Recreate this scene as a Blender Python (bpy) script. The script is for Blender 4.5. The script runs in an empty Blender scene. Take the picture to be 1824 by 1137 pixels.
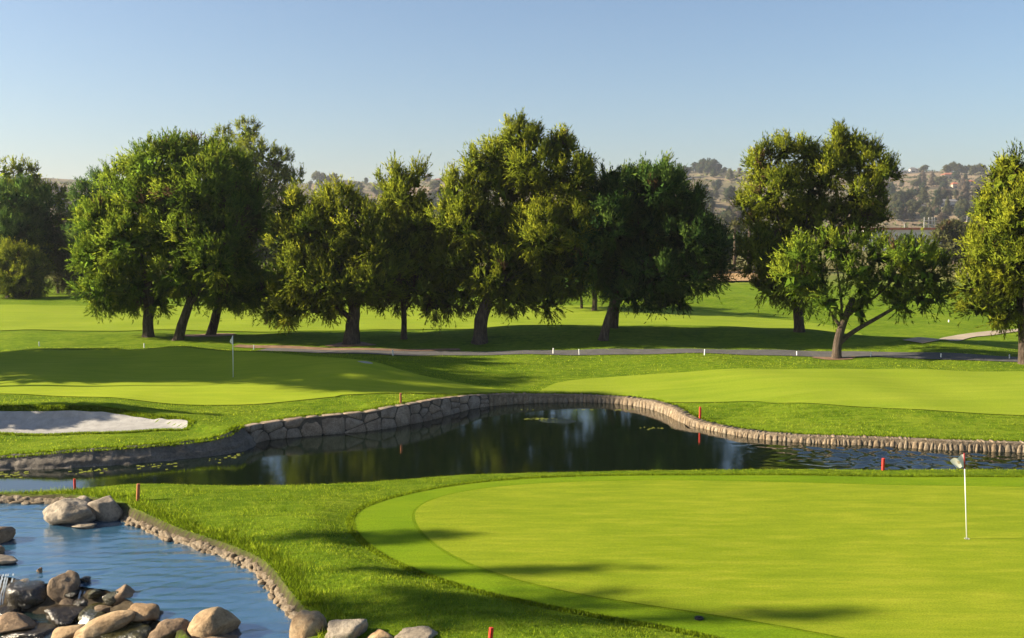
import bpy, bmesh, math, random
import numpy as np
from mathutils import Vector, Matrix, noise

random.seed(7)
RS = np.random.RandomState(11)
S = bpy.context.scene
COL = S.collection

# ------------------------------------------------------------------ camera, world, sun, exposure
CAMH = 7.65            # height of the viewpoint above the near green
FPX = 1773.0           # focal length in photo pixels (35 mm lens)
PW, PH = 1824.0, 1137.0
HORIZON = 406.0
PITCH = math.atan((PH / 2 - HORIZON) / FPX)
cam_d = bpy.data.cameras.new('camera')
cam_d.sensor_width = 36.0
cam_d.lens = 36.0 * FPX / PW
cam_d.clip_start = 0.5
cam_d.clip_end = 9000
cam = bpy.data.objects.new('camera', cam_d)
COL.objects.link(cam)
cam.location = (0, 0, CAMH)
cam.rotation_euler = (math.pi / 2 - PITCH, 0, 0)
S.camera = cam

SUN_EL = math.radians(26.0)
SUN_AZ = math.radians(-92.0)          # measured from +Y towards +X : the sun stands low on the left
world = bpy.data.worlds.new('World')
S.world = world
world.use_nodes = True
wn = world.node_tree.nodes
wl = world.node_tree.links
bg = wn['Background']
sky = wn.new('ShaderNodeTexSky')
sky.sky_type = 'NISHITA'
sky.sun_disc = False
sky.sun_elevation = SUN_EL
sky.sun_rotation = SUN_AZ
sky.air_density = 1.0
sky.dust_density = 1.5
sky.ozone_density = 3.4
wl.new(sky.outputs[0], bg.inputs[0])
bg.inputs[1].default_value = 0.053
sun_d = bpy.data.lights.new('sun', 'SUN')
sun_d.energy = 5.0
sun_d.angle = math.radians(0.7)
sun_d.color = (1.0, 0.86, 0.64)
sun = bpy.data.objects.new('sun', sun_d)
COL.objects.link(sun)
to_sun = Vector((math.sin(SUN_AZ) * math.cos(SUN_EL), math.cos(SUN_AZ) * math.cos(SUN_EL), math.sin(SUN_EL)))
sun.rotation_euler = to_sun.to_track_quat('Z', 'Y').to_euler()
sun.location = to_sun * 200
S.view_settings.view_transform = 'Standard'
S.view_settings.look = 'None'
S.view_settings.gamma = 1
S.view_settings.use_curve_mapping = False
S.view_settings.exposure = 1.6
HAZE = 0.00012
S.cycles.max_bounces = 6
S.cycles.transparent_max_bounces = 8
S.cycles.volume_bounces = 0
S.cycles.sample_clamp_indirect = 6

# ------------------------------------------------------------------ picture point -> place
CP, SP = math.cos(PITCH), math.sin(PITCH)
def ray(px, py):
    u = (px - PW / 2) / FPX
    v = (PH / 2 - py) / FPX
    return np.array([u, CP + v * SP, -SP + v * CP])
def at_z(px, py, z):
    r = ray(px, py)
    t = (z - CAMH) / r[2]
    return np.array([r[0] * t, r[1] * t, z])
def at_d(px, py, d):
    r = ray(px, py)
    t = d / r[1]
    return np.array([r[0] * t, d, CAMH + r[2] * t])

# ------------------------------------------------------------------ generic helpers
def tag(o, label=None, cat=None, group=None, kind=None):
    if label: o['label'] = label
    if cat: o['category'] = cat
    if group: o['group'] = group
    if kind: o['kind'] = kind
    return o
def empty(name, loc, label=None, cat=None, group=None):
    o = bpy.data.objects.new(name, None)
    COL.objects.link(o)
    o.location = tuple(loc)
    o.empty_display_size = 0.3
    return tag(o, label, cat, group)
def link(name, me, mat=None, parent=None, smooth=False):
    if mat is not None:
        me.materials.clear()
        me.materials.append(mat)
    if smooth:
        me.polygons.foreach_set('use_smooth', [True] * len(me.polygons))
    o = bpy.data.objects.new(name, me)
    COL.objects.link(o)
    if parent is not None:
        o.parent = parent
        o.matrix_parent_inverse = Matrix.Translation(-parent.matrix_world.translation) if False else Matrix.Identity(4)
    return o
def mesh_tris(name, V, T, attrs=None):
    V = np.ascontiguousarray(V, dtype=np.float32)
    T = np.ascontiguousarray(T, dtype=np.int32)
    me = bpy.data.meshes.new(name)
    me.vertices.add(len(V))
    me.vertices.foreach_set('co', V.ravel())
    k = T.shape[1]
    me.loops.add(T.size)
    me.loops.foreach_set('vertex_index', T.ravel())
    me.polygons.add(len(T))
    me.polygons.foreach_set('loop_start', np.arange(0, T.size, k, dtype=np.int32))
    me.update(calc_edges=True)
    for a, vals in (attrs or {}).items():
        vals = np.ascontiguousarray(vals, dtype=np.float32)
        if vals.ndim == 2:
            at = me.attributes.new(a, 'FLOAT_VECTOR', 'POINT')
            at.data.foreach_set('vector', vals.ravel())
        else:
            at = me.attributes.new(a, 'FLOAT', 'POINT')
            at.data.foreach_set('value', vals)
    return me
def local(V, o):
    return np.asarray(V, dtype=float) - np.array(o.location)
def smoothstep(a, b, x):
    t = np.clip((x - a) / (b - a), 0, 1)
    return t * t * (3 - 2 * t)
def chaikin(P, n=2, closed=True):
    P = np.asarray(P, float)
    for _ in range(n):
        if closed:
            Q = np.roll(P, -1, 0)
            P = np.stack([0.75 * P + 0.25 * Q, 0.25 * P + 0.75 * Q], 1).reshape(-1, P.shape[1])
        else:
            Q = np.stack([0.75 * P[:-1] + 0.25 * P[1:], 0.25 * P[:-1] + 0.75 * P[1:]], 1).reshape(-1, P.shape[1])
            P = np.vstack([P[:1], Q, P[-1:]])
    return P
def resample(P, n, closed=False):
    P = np.asarray(P, float)
    if closed: P = np.vstack([P, P[:1]])
    L = np.r_[0, np.cumsum(np.linalg.norm(np.diff(P[:, :2], axis=0), axis=1))]
    s = np.linspace(0, L[-1], n + (1 if closed else 0))
    R = np.stack([np.interp(s, L, P[:, k]) for k in range(P.shape[1])], 1)
    return R[:-1] if closed else R
def seg_dist(P, X, Y, closed=True):
    """distance to a polyline and the (fractional) index of the nearest point"""
    P = np.asarray(P, float)
    n = len(P)
    best = np.full(X.shape, 1e9)
    idx = np.zeros(X.shape)
    for i in range(n if closed else n - 1):
        a = P[i]; b = P[(i + 1) % n]
        dx, dy = b[0] - a[0], b[1] - a[1]
        L2 = dx * dx + dy * dy + 1e-12
        t = np.clip(((X - a[0]) * dx + (Y - a[1]) * dy) / L2, 0, 1)
        d = (X - a[0] - t * dx) ** 2 + (Y - a[1] - t * dy) ** 2
        m = d < best
        best = np.where(m, d, best)
        idx = np.where(m, i + t, idx)
    return np.sqrt(best), idx
def inside(P, X, Y):
    P = np.asarray(P, float)
    c = np.zeros(X.shape, bool)
    n = len(P)
    for i in range(n):
        x1, y1 = P[i][:2]; x2, y2 = P[(i + 1) % n][:2]
        if y1 == y2: continue
        cond = ((y1 > Y) != (y2 > Y)) & (X < (x2 - x1) * (Y - y1) / (y2 - y1) + x1)
        c ^= cond
    return c
def sdf(P, X, Y):
    d, _ = seg_dist(P, X, Y, True)
    return np.where(inside(P, X, Y), -d, d)
def pix(poly, z):
    return np.array([at_z(p[0], p[1], z)[:2] for p in poly])

# ------------------------------------------------------------------ materials
def new_mat(name):
    m = bpy.data.materials.new(name)
    m.use_nodes = True
    nt = m.node_tree
    b = nt.nodes['Principled BSDF']
    return m, nt, b
def coords(nt, scale=(1, 1, 1), rot=(0, 0, 0), obj=True):
    tc = nt.nodes.new('ShaderNodeTexCoord')
    mp = nt.nodes.new('ShaderNodeMapping')
    mp.inputs['Scale'].default_value = scale
    mp.inputs['Rotation'].default_value = rot
    nt.links.new(tc.outputs['Object'], mp.inputs['Vector'])
    return mp.outputs['Vector']
def noise_n(nt, vec, scale, detail=4, rough=0.55):
    n = nt.nodes.new('ShaderNodeTexNoise')
    n.inputs['Scale'].default_value = scale
    n.inputs['Detail'].default_value = detail
    n.inputs['Roughness'].default_value = rough
    nt.links.new(vec, n.inputs['Vector'])
    return n.outputs['Fac']
def ramp(nt, fac, stops):
    r = nt.nodes.new('ShaderNodeValToRGB')
    el = r.color_ramp.elements
    while len(el) < len(stops): el.new(0.5)
    for e, (p, c) in zip(el, stops):
        e.position = p
        e.color = (*c, 1)
    nt.links.new(fac, r.inputs['Fac'])
    return r.outputs['Color']
def mix_col(nt, fac, a, b, mode='MIX'):
    m = nt.nodes.new('ShaderNodeMix')
    m.data_type = 'RGBA'
    m.blend_type = mode
    if isinstance(fac, float): m.inputs[0].default_value = fac
    else: nt.links.new(fac, m.inputs[0])
    for i, v in ((6, a), (7, b)):
        if isinstance(v, tuple): m.inputs[i].default_value = (*v, 1)
        else: nt.links.new(v, m.inputs[i])
    return m.outputs[2]
def bump_n(nt, b, height, strength, dist=0.05):
    bp = nt.nodes.new('ShaderNodeBump')
    bp.inputs['Strength'].default_value = strength
    bp.inputs['Distance'].default_value = dist
    nt.links.new(height, bp.inputs['Height'])
    nt.links.new(bp.outputs['Normal'], b.inputs['Normal'])
    return bp
def attr_n(nt, name):
    a = nt.nodes.new('ShaderNodeAttribute')
    a.attribute_name = name
    return a.outputs['Fac']
def rough_spec(b, r, s=0.3):
    b.inputs['Roughness'].default_value = r
    b.inputs['Specular IOR Level'].default_value = s

def lawn(name, dark, mid, light, streak=(0.35, 2.2), fine=55, bstr=0.5, bdist=0.02, mottle=0.35):
    m, nt, b = new_mat(name)
    v = coords(nt)
    big = noise_n(nt, v, 0.16, 5, 0.6)
    v2 = coords(nt, (streak[0], streak[1], 1), (0, 0, 0.12))
    st = noise_n(nt, v2, 1.0, 6, 0.65)
    fn = noise_n(nt, v, fine, 3, 0.7)
    c1 = ramp(nt, big, [(0.3, dark), (0.5, mid), (0.72, light)])
    c2 = ramp(nt, st, [(0.28, dark), (0.5, mid), (0.7, light)])
    c = mix_col(nt, 0.65, c1, c2)
    vf = ramp(nt, fn, [(0.25, (1 - mottle,) * 3), (0.75, (1 + mottle * 0.6,) * 3)])
    c = mix_col(nt, 1.0, c, vf, 'MULTIPLY')
    nt.links.new(c, b.inputs['Base Color'])
    rough_spec(b, 0.95, 0.03)
    bump_n(nt, b, fn, bstr, bdist)
    return m

M_GREEN = lawn('putting_green_grass', (0.11, 0.165, 0.008), (0.172, 0.222, 0.012), (0.255, 0.278, 0.022), streak=(0.5, 2.6), bstr=0.5, bdist=0.01, mottle=0.34, fine=30)
M_COLLAR = lawn('collar_grass', (0.078, 0.148, 0.005), (0.125, 0.198, 0.007), (0.18, 0.242, 0.010), bstr=0.6, bdist=0.014, mottle=0.4, fine=28)
M_FGREEN = lawn('far_green_grass', (0.17, 0.24, 0.015), (0.225, 0.285, 0.019), (0.285, 0.33, 0.026), bstr=0.3, bdist=0.008, mottle=0.2, fine=26)
M_FAIR = lawn('fairway_grass', (0.13, 0.20, 0.014), (0.185, 0.245, 0.018), (0.24, 0.285, 0.028), streak=(0.12, 1.4), bstr=0.5, bdist=0.02, mottle=0.28, fine=18)

# rough: the ground sheet; bare mud where the ground lies under water or under the curbs, dry grass far out
M_ROUGH, nt, b = new_mat('rough_grass_ground')
v = coords(nt)
n1 = noise_n(nt, v, 0.3, 6, 0.65)
n2 = noise_n(nt, v, 3.0, 5, 0.7)
n3 = noise_n(nt, v, 38, 3, 0.75)
c1 = ramp(nt, n1, [(0.32, (0.06, 0.12, 0.007)), (0.5, (0.125, 0.20, 0.010)), (0.68, (0.20, 0.26, 0.02))])
c2 = ramp(nt, n2, [(0.3, (0.045, 0.10, 0.006)), (0.5, (0.125, 0.20, 0.010)), (0.7, (0.23, 0.28, 0.028))])
c = mix_col(nt, 0.5, c1, c2)
vf = ramp(nt, n3, [(0.25, (0.55, 0.55, 0.55)), (0.75, (1.25, 1.25, 1.25))])
c = mix_col(nt, 1.0, c, vf, 'MULTIPLY')
n4 = noise_n(nt, coords(nt, (0.45, 3.2, 1), (0, 0, 0.35)), 1.3, 5, 0.7)
c = mix_col(nt, 1.0, c, ramp(nt, n4, [(0.32, (0.66, 0.70, 0.62)), (0.6, (1.12, 1.08, 1.1))]), 'MULTIPLY')
mudc = ramp(nt, n2, [(0.3, (0.035, 0.028, 0.02)), (0.7, (0.10, 0.08, 0.055))])
dryc = ramp(nt, n1, [(0.35, (0.09, 0.12, 0.03)), (0.65, (0.20, 0.15, 0.07))])
c = mix_col(nt, attr_n(nt, 'dry'), c, dryc)
c = mix_col(nt, attr_n(nt, 'mud'), c, mudc)
nt.links.new(c, b.inputs['Base Color'])
rough_spec(b, 0.95, 0.03)
mx = nt.nodes.new('ShaderNodeMath'); mx.operation = 'ADD'
nt.links.new(n2, mx.inputs[0]); nt.links.new(n3, mx.inputs[1])
bump_n(nt, b, mx.outputs[0], 0.7, 0.05)

def foliage(name, dark, mid, light, trans=0.34):
    m = bpy.data.materials.new(name)
    m.use_nodes = True
    nt = m.node_tree
    nt.nodes.clear()
    out = nt.nodes.new('ShaderNodeOutputMaterial')
    t = attr_n(nt, 'tint')
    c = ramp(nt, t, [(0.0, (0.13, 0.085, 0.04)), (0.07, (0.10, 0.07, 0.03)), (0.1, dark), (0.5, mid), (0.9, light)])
    d = nt.nodes.new('ShaderNodeBsdfDiffuse')
    tr = nt.nodes.new('ShaderNodeBsdfTranslucent')
    mx = nt.nodes.new('ShaderNodeMixShader')
    mx.inputs[0].default_value = trans
    nt.links.new(c, d.inputs['Color']); nt.links.new(c, tr.inputs['Color'])
    an = nt.nodes.new('ShaderNodeAttribute'); an.attribute_name = 'nrm'
    vt = nt.nodes.new('ShaderNodeVectorTransform'); vt.vector_type = 'NORMAL'; vt.convert_from = 'OBJECT'; vt.convert_to = 'WORLD'
    nt.links.new(an.outputs['Vector'], vt.inputs[0])
    nt.links.new(vt.outputs[0], d.inputs['Normal'])
    nt.links.new(d.outputs[0], mx.inputs[1]); nt.links.new(tr.outputs[0], mx.inputs[2])
    nt.links.new(mx.outputs[0], out.inputs['Surface'])
    return m
M_PINE = foliage('pine_needles', (0.045, 0.098, 0.011), (0.165, 0.26, 0.024), (0.33, 0.39, 0.032))
M_PINE_Y = foliage('pine_needles_yellowish', (0.052, 0.09, 0.010), (0.225, 0.275, 0.022), (0.395, 0.41, 0.03))
M_PINE_D = foliage('pine_needles_dark', (0.026, 0.066, 0.017), (0.085, 0.165, 0.032), (0.18, 0.26, 0.042))
M_OLIVE = foliage('pale_olive_leaves', (0.06, 0.075, 0.026), (0.12, 0.13, 0.045), (0.19, 0.19, 0.07))
M_SCRUB = foliage('scrub_leaves', (0.065, 0.08, 0.035), (0.125, 0.14, 0.06), (0.20, 0.20, 0.10))  # hillside leaf colours also raised, standing in for thicker haze
M_SCRUB_D = foliage('dark_scrub_leaves', (0.03, 0.055, 0.03), (0.06, 0.09, 0.048), (0.10, 0.13, 0.065))
M_BARE = foliage('dry_twigs', (0.14, 0.11, 0.08), (0.21, 0.165, 0.12), (0.28, 0.23, 0.17))
M_BLADE = foliage('grass_blades', (0.10, 0.17, 0.008), (0.225, 0.32, 0.014), (0.36, 0.43, 0.035), 0.3)
M_ALGAE = foliage('pond_algae', (0.08, 0.10, 0.015), (0.15, 0.17, 0.03), (0.22, 0.24, 0.06), 0.1)

def stony(name, c0, c1, c2, scale=3.0, bstr=0.6, bdist=0.04, rough=0.85, wet=False, fine=40):
    m, nt, b = new_mat(name)
    v = coords(nt)
    oi = nt.nodes.new('ShaderNodeObjectInfo')
    ad = nt.nodes.new('ShaderNodeVectorMath'); ad.operation = 'ADD'
    sc = nt.nodes.new('ShaderNodeVectorMath'); sc.operation = 'SCALE'
    cb = nt.nodes.new('ShaderNodeCombineXYZ')
    for i in range(3): nt.links.new(oi.outputs['Random'], cb.inputs[i])
    nt.links.new(cb.outputs[0], sc.inputs[0]); sc.inputs['Scale'].default_value = 37.0
    nt.links.new(v, ad.inputs[0]); nt.links.new(sc.outputs[0], ad.inputs[1])
    v = ad.outputs[0]
    n1 = noise_n(nt, v, scale, 6, 0.65)
    n2 = noise_n(nt, v, fine, 5, 0.7)
    c = ramp(nt, n1, [(0.3, c0), (0.5, c1), (0.7, c2)])
    s = ramp(nt, n2, [(0.3, (0.62, 0.6, 0.58)), (0.55, (1.0, 1.0, 1.0)), (0.75, (1.25, 1.22, 1.18))])
    c = mix_col(nt, 1.0, c, s, 'MULTIPLY')
    rv = ramp(nt, oi.outputs['Random'], [(0.0, (0.78, 0.74, 0.72)), (0.35, (1.05, 0.98, 0.9)), (0.7, (0.92, 0.95, 1.0)), (1.0, (1.2, 1.12, 1.02))])
    c = mix_col(nt, 0.8, c, rv, 'MULTIPLY')
    nt.links.new(c, b.inputs['Base Color'])
    rough_spec(b, 0.18 if wet else rough, 0.6 if wet else 0.25)
    mx = nt.nodes.new('ShaderNodeMath'); mx.operation = 'MULTIPLY_ADD'
    nt.links.new(n2, mx.inputs[0]); mx.inputs[1].default_value = 0.35; nt.links.new(n1, mx.inputs[2])
    bump_n(nt, b, mx.outputs[0], bstr, bdist)
    return m
M_ROCK = stony('tan_granite', (0.20, 0.13, 0.066), (0.34, 0.235, 0.13), (0.44, 0.33, 0.20), 2.5, bstr=1.0, bdist=0.06, fine=13)
M_ROCK_G = stony('grey_granite', (0.17, 0.145, 0.112), (0.27, 0.235, 0.185), (0.36, 0.315, 0.255), 2.2, bstr=1.0, bdist=0.06, fine=13)
M_ROCK_B = stony('brown_granite', (0.11, 0.076, 0.048), (0.20, 0.142, 0.09), (0.285, 0.212, 0.14), 3.0, bstr=1.0, bdist=0.06, fine=13)
M_ROCK_W = stony('wet_dark_rock', (0.012, 0.010, 0.006), (0.03, 0.023, 0.014), (0.06, 0.048, 0.024), 5.0, wet=True, bstr=1.0, fine=18)
M_ROCK_M = stony('wet_mossy_rock', (0.018, 0.017, 0.007), (0.045, 0.042, 0.012), (0.09, 0.08, 0.025), 6.0, wet=True, bstr=1.0, fine=18)
M_WALLST = stony('wall_stone', (0.15, 0.115, 0.085), (0.235, 0.185, 0.14), (0.32, 0.26, 0.20), 2.5, bstr=0.5, fine=20)
M_CURBST = stony('curb_stone', (0.13, 0.098, 0.062), (0.22, 0.172, 0.115), (0.30, 0.25, 0.18), 5.0, bstr=0.7, fine=24)
M_MORTAR = stony('mortar', (0.04, 0.034, 0.027), (0.07, 0.06, 0.048), (0.11, 0.095, 0.075), 6.0)
M_BERM = stony('cobble_bed', (0.09, 0.068, 0.044), (0.18, 0.142, 0.098), (0.27, 0.225, 0.165), 6.0, bstr=1.0, bdist=0.08, fine=16)
M_BANK = stony('shore_bank_rock', (0.07, 0.06, 0.05), (0.12, 0.105, 0.088), (0.19, 0.165, 0.14), 1.6, bstr=0.9, bdist=0.08, fine=14)
M_BARK = None
M_BARK, nt, b = new_mat('pine_bark')
v = coords(nt, (6, 6, 1.2))
n1 = noise_n(nt, v, 1.6, 6, 0.7)
c = ramp(nt, n1, [(0.3, (0.028, 0.021, 0.016)), (0.52, (0.085, 0.064, 0.048)), (0.72, (0.16, 0.125, 0.098))])
nt.links.new(c, b.inputs['Base Color']); rough_spec(b, 0.95, 0.1)
bump_n(nt, b, n1, 1.0, 0.09)

M_SAND, nt, b = new_mat('bunker_sand')
v = coords(nt)
n1 = noise_n(nt, v, 2.5, 6, 0.65); n2 = noise_n(nt, v, 14, 4, 0.7)
c = ramp(nt, n1, [(0.3, (0.255, 0.245, 0.232)), (0.7, (0.365, 0.355, 0.342))])
nt.links.new(c, b.inputs['Base Color']); rough_spec(b, 0.95, 0.1)
bump_n(nt, b, n2, 0.7, 0.05)

def simple_noise(name, a, c_, scale, rough=0.9, bstr=0.3, bdist=0.02):
    m, nt, b = new_mat(name)
    n = noise_n(nt, coords(nt), scale, 6, 0.65)
    nt.links.new(ramp(nt, n, [(0.3, a), (0.7, c_)]), b.inputs['Base Color'])
    rough_spec(b, rough, 0.2)
    bump_n(nt, b, n, bstr, bdist)
    return m
M_PATH = simple_noise('cart_path_asphalt', (0.065, 0.063, 0.064), (0.105, 0.10, 0.098), 1.5)
M_PATHL = simple_noise('pale_path_concrete', (0.27, 0.22, 0.16), (0.36, 0.30, 0.22), 1.5)
M_DIRT = simple_noise('bare_reddish_soil', (0.13, 0.075, 0.045), (0.24, 0.15, 0.095), 1.8, bstr=0.6)
M_DRY = simple_noise('dry_straw_grass', (0.26, 0.16, 0.07), (0.38, 0.25, 0.12), 0.6, bstr=0.6)
M_WHITE = simple_noise('white_paint', (0.70, 0.69, 0.66), (0.80, 0.79, 0.76), 20, 0.45, 0.05)
M_RED = simple_noise('red_paint', (0.42, 0.03, 0.022), (0.58, 0.05, 0.03), 9, 0.55, 0.1)
M_REDD = simple_noise('dark_red_paint', (0.16, 0.02, 0.02), (0.24, 0.03, 0.03), 9, 0.5, 0.1)
M_RUST = simple_noise('faded_red_paint', (0.34, 0.11, 0.05), (0.46, 0.17, 0.08), 9, 0.7, 0.1)
M_CLOTH = simple_noise('flag_cloth', (0.66, 0.64, 0.58), (0.78, 0.76, 0.71), 7, 0.8, 0.05)
M_EMB = simple_noise('flag_emblem_print', (0.42, 0.36, 0.26), (0.52, 0.45, 0.33), 12, 0.8, 0.02)
M_DARK = simple_noise('dark_plastic', (0.012, 0.012, 0.012), (0.02, 0.02, 0.02), 10, 0.6)
M_STUCCO = simple_noise('white_stucco', (0.45, 0.43, 0.40), (0.56, 0.53, 0.49), 0.4)
M_STUCCOB = simple_noise('beige_stucco', (0.36, 0.28, 0.21), (0.46, 0.37, 0.28), 0.4)
M_ROOFG = simple_noise('grey_roof', (0.10, 0.10, 0.105), (0.16, 0.155, 0.15), 0.6)
M_ROOFR = simple_noise('red_tile_roof', (0.22, 0.07, 0.04), (0.32, 0.12, 0.07), 0.6)
M_GLASSW = simple_noise('window_glass', (0.03, 0.045, 0.07), (0.06, 0.08, 0.11), 0.5, 0.1)
M_METAL = simple_noise('weathered_metal', (0.30, 0.29, 0.28), (0.40, 0.39, 0.37), 3, 0.5)

M_HILL, nt, b = new_mat('dry_hillside')  # hill tones lifted paler in place of thicker haze
v = coords(nt)
n1 = noise_n(nt, v, 0.006, 7, 0.65); n2 = noise_n(nt, v, 0.05, 6, 0.7)
c1 = ramp(nt, n1, [(0.35, (0.085, 0.10, 0.05)), (0.5, (0.15, 0.135, 0.078)), (0.65, (0.30, 0.21, 0.145))])
c2 = ramp(nt, n2, [(0.38, (0.05, 0.055, 0.03)), (0.5, (0.15, 0.115, 0.07)), (0.7, (0.25, 0.18, 0.12))])
c = mix_col(nt, 0.55, c1, c2)
nt.links.new(c, b.inputs['Base Color']); rough_spec(b, 1.0, 0.05)
bump_n(nt, b, n2, 0.6, 4.0)

def water(name, deep, sc, strength, stretch=(1, 2.2, 1), rough=0.02, ior=1.36, breeze=None):
    m, nt, b = new_mat(name)
    b.inputs['Base Color'].default_value = (*deep, 1)
    b.inputs['Roughness'].default_value = rough
    b.inputs['IOR'].default_value = ior
    v = coords(nt, stretch)
    n1 = noise_n(nt, v, sc, 4, 0.55)
    n2 = noise_n(nt, v, sc * 0.17, 2, 0.5)
    mm = nt.nodes.new('ShaderNodeMath'); mm.operation = 'MULTIPLY'
    nt.links.new(n1, mm.inputs[0]); nt.links.new(n2, mm.inputs[1])
    bp = bump_n(nt, b, mm.outputs[0], strength, 0.06)
    if breeze:                      # a light breeze ruffles one end of the water
        tc = nt.nodes.new('ShaderNodeTexCoord'); sx = nt.nodes.new('ShaderNodeSeparateXYZ'); mr = nt.nodes.new('ShaderNodeMapRange')
        nt.links.new(tc.outputs['Object'], sx.inputs[0]); nt.links.new(sx.outputs[0], mr.inputs[0])
        mr.inputs[1].default_value, mr.inputs[2].default_value, mr.inputs[3].default_value, mr.inputs[4].default_value = breeze
        nt.links.new(mr.outputs[0], bp.inputs['Strength'])
    return m
M_POND = water('pond_water_surface', (0.004, 0.008, 0.004), 5.0, 0.05, ior=3.2)
M_POOL = water('pool_water_surface', (0.02, 0.075, 0.135), 14.0, 0.2, (1.0, 2.0, 1), 0.05, 4.6)  # blue base colour stands in for part of the sky reflection
M_RIPPLE = water('rippled_water_surface', (0.010, 0.018, 0.02), 9.0, 0.9, (1, 2.5, 1), 0.05, 1.9)
M_BASIN = water('basin_water_surface', (0.010, 0.020, 0.020), 7.0, 0.8, (1, 1.5, 1), 0.05, 1.8)

M_FALL, nt, b = new_mat('falling_water')
b.inputs['Base Color'].default_value = (0.30, 0.34, 0.37, 1)
b.inputs['Roughness'].default_value = 0.3
M_FILM = bpy.data.materials.new('sliding_water_film')
M_FILM.use_nodes = True
nt = M_FILM.node_tree; nt.nodes.clear()
out = nt.nodes.new('ShaderNodeOutputMaterial')
tr = nt.nodes.new('ShaderNodeBsdfTransparent'); tr.inputs[0].default_value = (0.8, 0.85, 0.82, 1)
gl = nt.nodes.new('ShaderNodeBsdfGlossy'); gl.inputs['Roughness'].default_value = 0.42
ms = nt.nodes.new('ShaderNodeMixShader')
nf = noise_n(nt, coords(nt, (16, 16, 3)), 1.0, 4, 0.6)
nt.links.new(ramp(nt, nf, [(0.4, (0.06,) * 3), (0.65, (0.26,) * 3)]), ms.inputs[0])
bp = nt.nodes.new('ShaderNodeBump'); bp.inputs['Strength'].default_value = 0.6; bp.inputs['Distance'].default_value = 0.03
nt.links.new(nf, bp.inputs['Height']); nt.links.new(bp.outputs[0], gl.inputs['Normal'])
nt.links.new(tr.outputs[0], ms.inputs[1]); nt.links.new(gl.outputs[0], ms.inputs[2])
nt.links.new(ms.outputs[0], out.inputs['Surface'])

# ------------------------------------------------------------------ outlines on the ground
ZP = -1.0      # pond level
ZL = -0.35     # upper pool level
ZB = -0.85     # lower basin level
water_px = [(-260, 850), (-120, 842), (0, 836), (102, 834), (204, 828), (306, 819), (408, 808), (440, 799), (459, 785), (524, 779), (600, 773), (676, 766),
            (715, 759), (764, 749), (814, 735), (850, 726), (896, 721), (945, 718), (1028, 716), (1093, 718), (1150, 726), (1185, 737), (1215, 754),
            (1268, 767), (1321, 778), (1392, 786), (1462, 791), (1533, 794), (1604, 797), (1674, 802), (1745, 804), (1824, 806), (1980, 812), (2200, 818)]
top_px = [(-260, 828), (-120, 820), (0, 815), (102, 806), (204, 800), (306, 792), (374, 785), (422, 773), (439, 760), (476, 753), (544, 744), (620, 737), (666, 733),
          (692, 726), (732, 720), (784, 710), (843, 704), (912, 703), (1028, 704), (1110, 708), (1159, 714), (1200, 727), (1215, 739), (1251, 754),
          (1286, 763), (1357, 771), (1427, 777), (1533, 780), (1604, 782), (1710, 787), (1824, 790), (1980, 796), (2200, 802)]
tx = np.array([p[0] for p in top_px], float); ty = np.array([p[1] for p in top_px], float)
def bank_line():
    P = chaikin(np.array(water_px, float), 2, False)
    out = []
    for px, py in P:
        w = at_z(px, py, ZP)
        t = at_d(px, float(np.interp(px, tx, ty)), w[1] + 0.12)
        out.append((w[0], w[1], min(max(t[2], -0.78), 0.3), px))
    return np.array(out)
BANK = resample(bank_line(), 260)
crest_px = [(-260, 886), (-120, 880), (0, 876), (102, 872), (153, 868), (238, 865), (340, 867), (442, 869), (544, 867), (620, 863), (707, 856), (814, 848), (956, 843), (1099, 841), (1250, 840), (1500, 839), (1824, 838), (2200, 838)]
CREST = pix(crest_px, -0.06)
near_line = CREST + np.array([0, 1.05])
POND = np.vstack([BANK[:, :2], near_line[::-1]])

pool_wall_px = [(223, 927), (265, 945), (306, 962), (357, 977), (408, 994), (449, 1013), (476, 1037), (493, 1061), (515, 1092), (534, 1112)]
pool_back_px = [(-260, 892), (-60, 894), (60, 896), (130, 898), (190, 915)]
dam_px = [(-260, 1000), (-60, 1014), (0, 1026), (60, 1035), (105, 1041), (150, 1044), (195, 1051), (235, 1070), (270, 1095), (310, 1120), (345, 1150), (400, 1210), (545, 1215)]
WALL_R = chaikin(pix(pool_wall_px, ZL), 2, False)
WALL_B = chaikin(pix(pool_back_px, ZL), 2, False)
DAM = pix(dam_px, ZL)
POOL = np.vstack([WALL_B, WALL_R, DAM[::-1]])
basin_px = [(-300, 1066), (-60, 1070), (0, 1081), (60, 1091), (105, 1097), (150, 1100), (195, 1107), (235, 1122), (270, 1145), (300, 1170), (310, 1230), (310, 1300), (-400, 1300)]
BASIN = pix(basin_px, ZB)

ZONE = np.vstack([DAM[:10], BASIN[:10][::-1]])
fringe_px = [(2100, 852), (1824, 850), (1560, 850), (1250, 848), (1100, 847), (1000, 848), (900, 854), (800, 866), (720, 882), (665, 898), (636, 913), (629, 930), (640, 950), (665, 973),
             (700, 995), (760, 1022), (830, 1045), (900, 1063), (1000, 1083), (1110, 1103), (1200, 1118), (1300, 1140), (1420, 1185), (1600, 1230), (1900, 1240), (2200, 1150), (2300, 960)]
green_px = [(2050, 872), (1824, 869), (1600, 866), (1400, 862), (1250, 858), (1100, 857), (1000, 859), (900, 866), (820, 877), (765, 892), (741, 908), (738, 924), (748, 945), (775, 970),
            (815, 995), (870, 1018), (940, 1040), (1030, 1060), (1130, 1076), (1250, 1094), (1400, 1118), (1560, 1150), (1750, 1170), (1980, 1140), (2140, 1040), (2140, 930)]
FRINGE = chaikin(pix(fringe_px, 0.0), 3)
GREEN = chaikin(pix(green_px, 0.0), 3)
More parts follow.
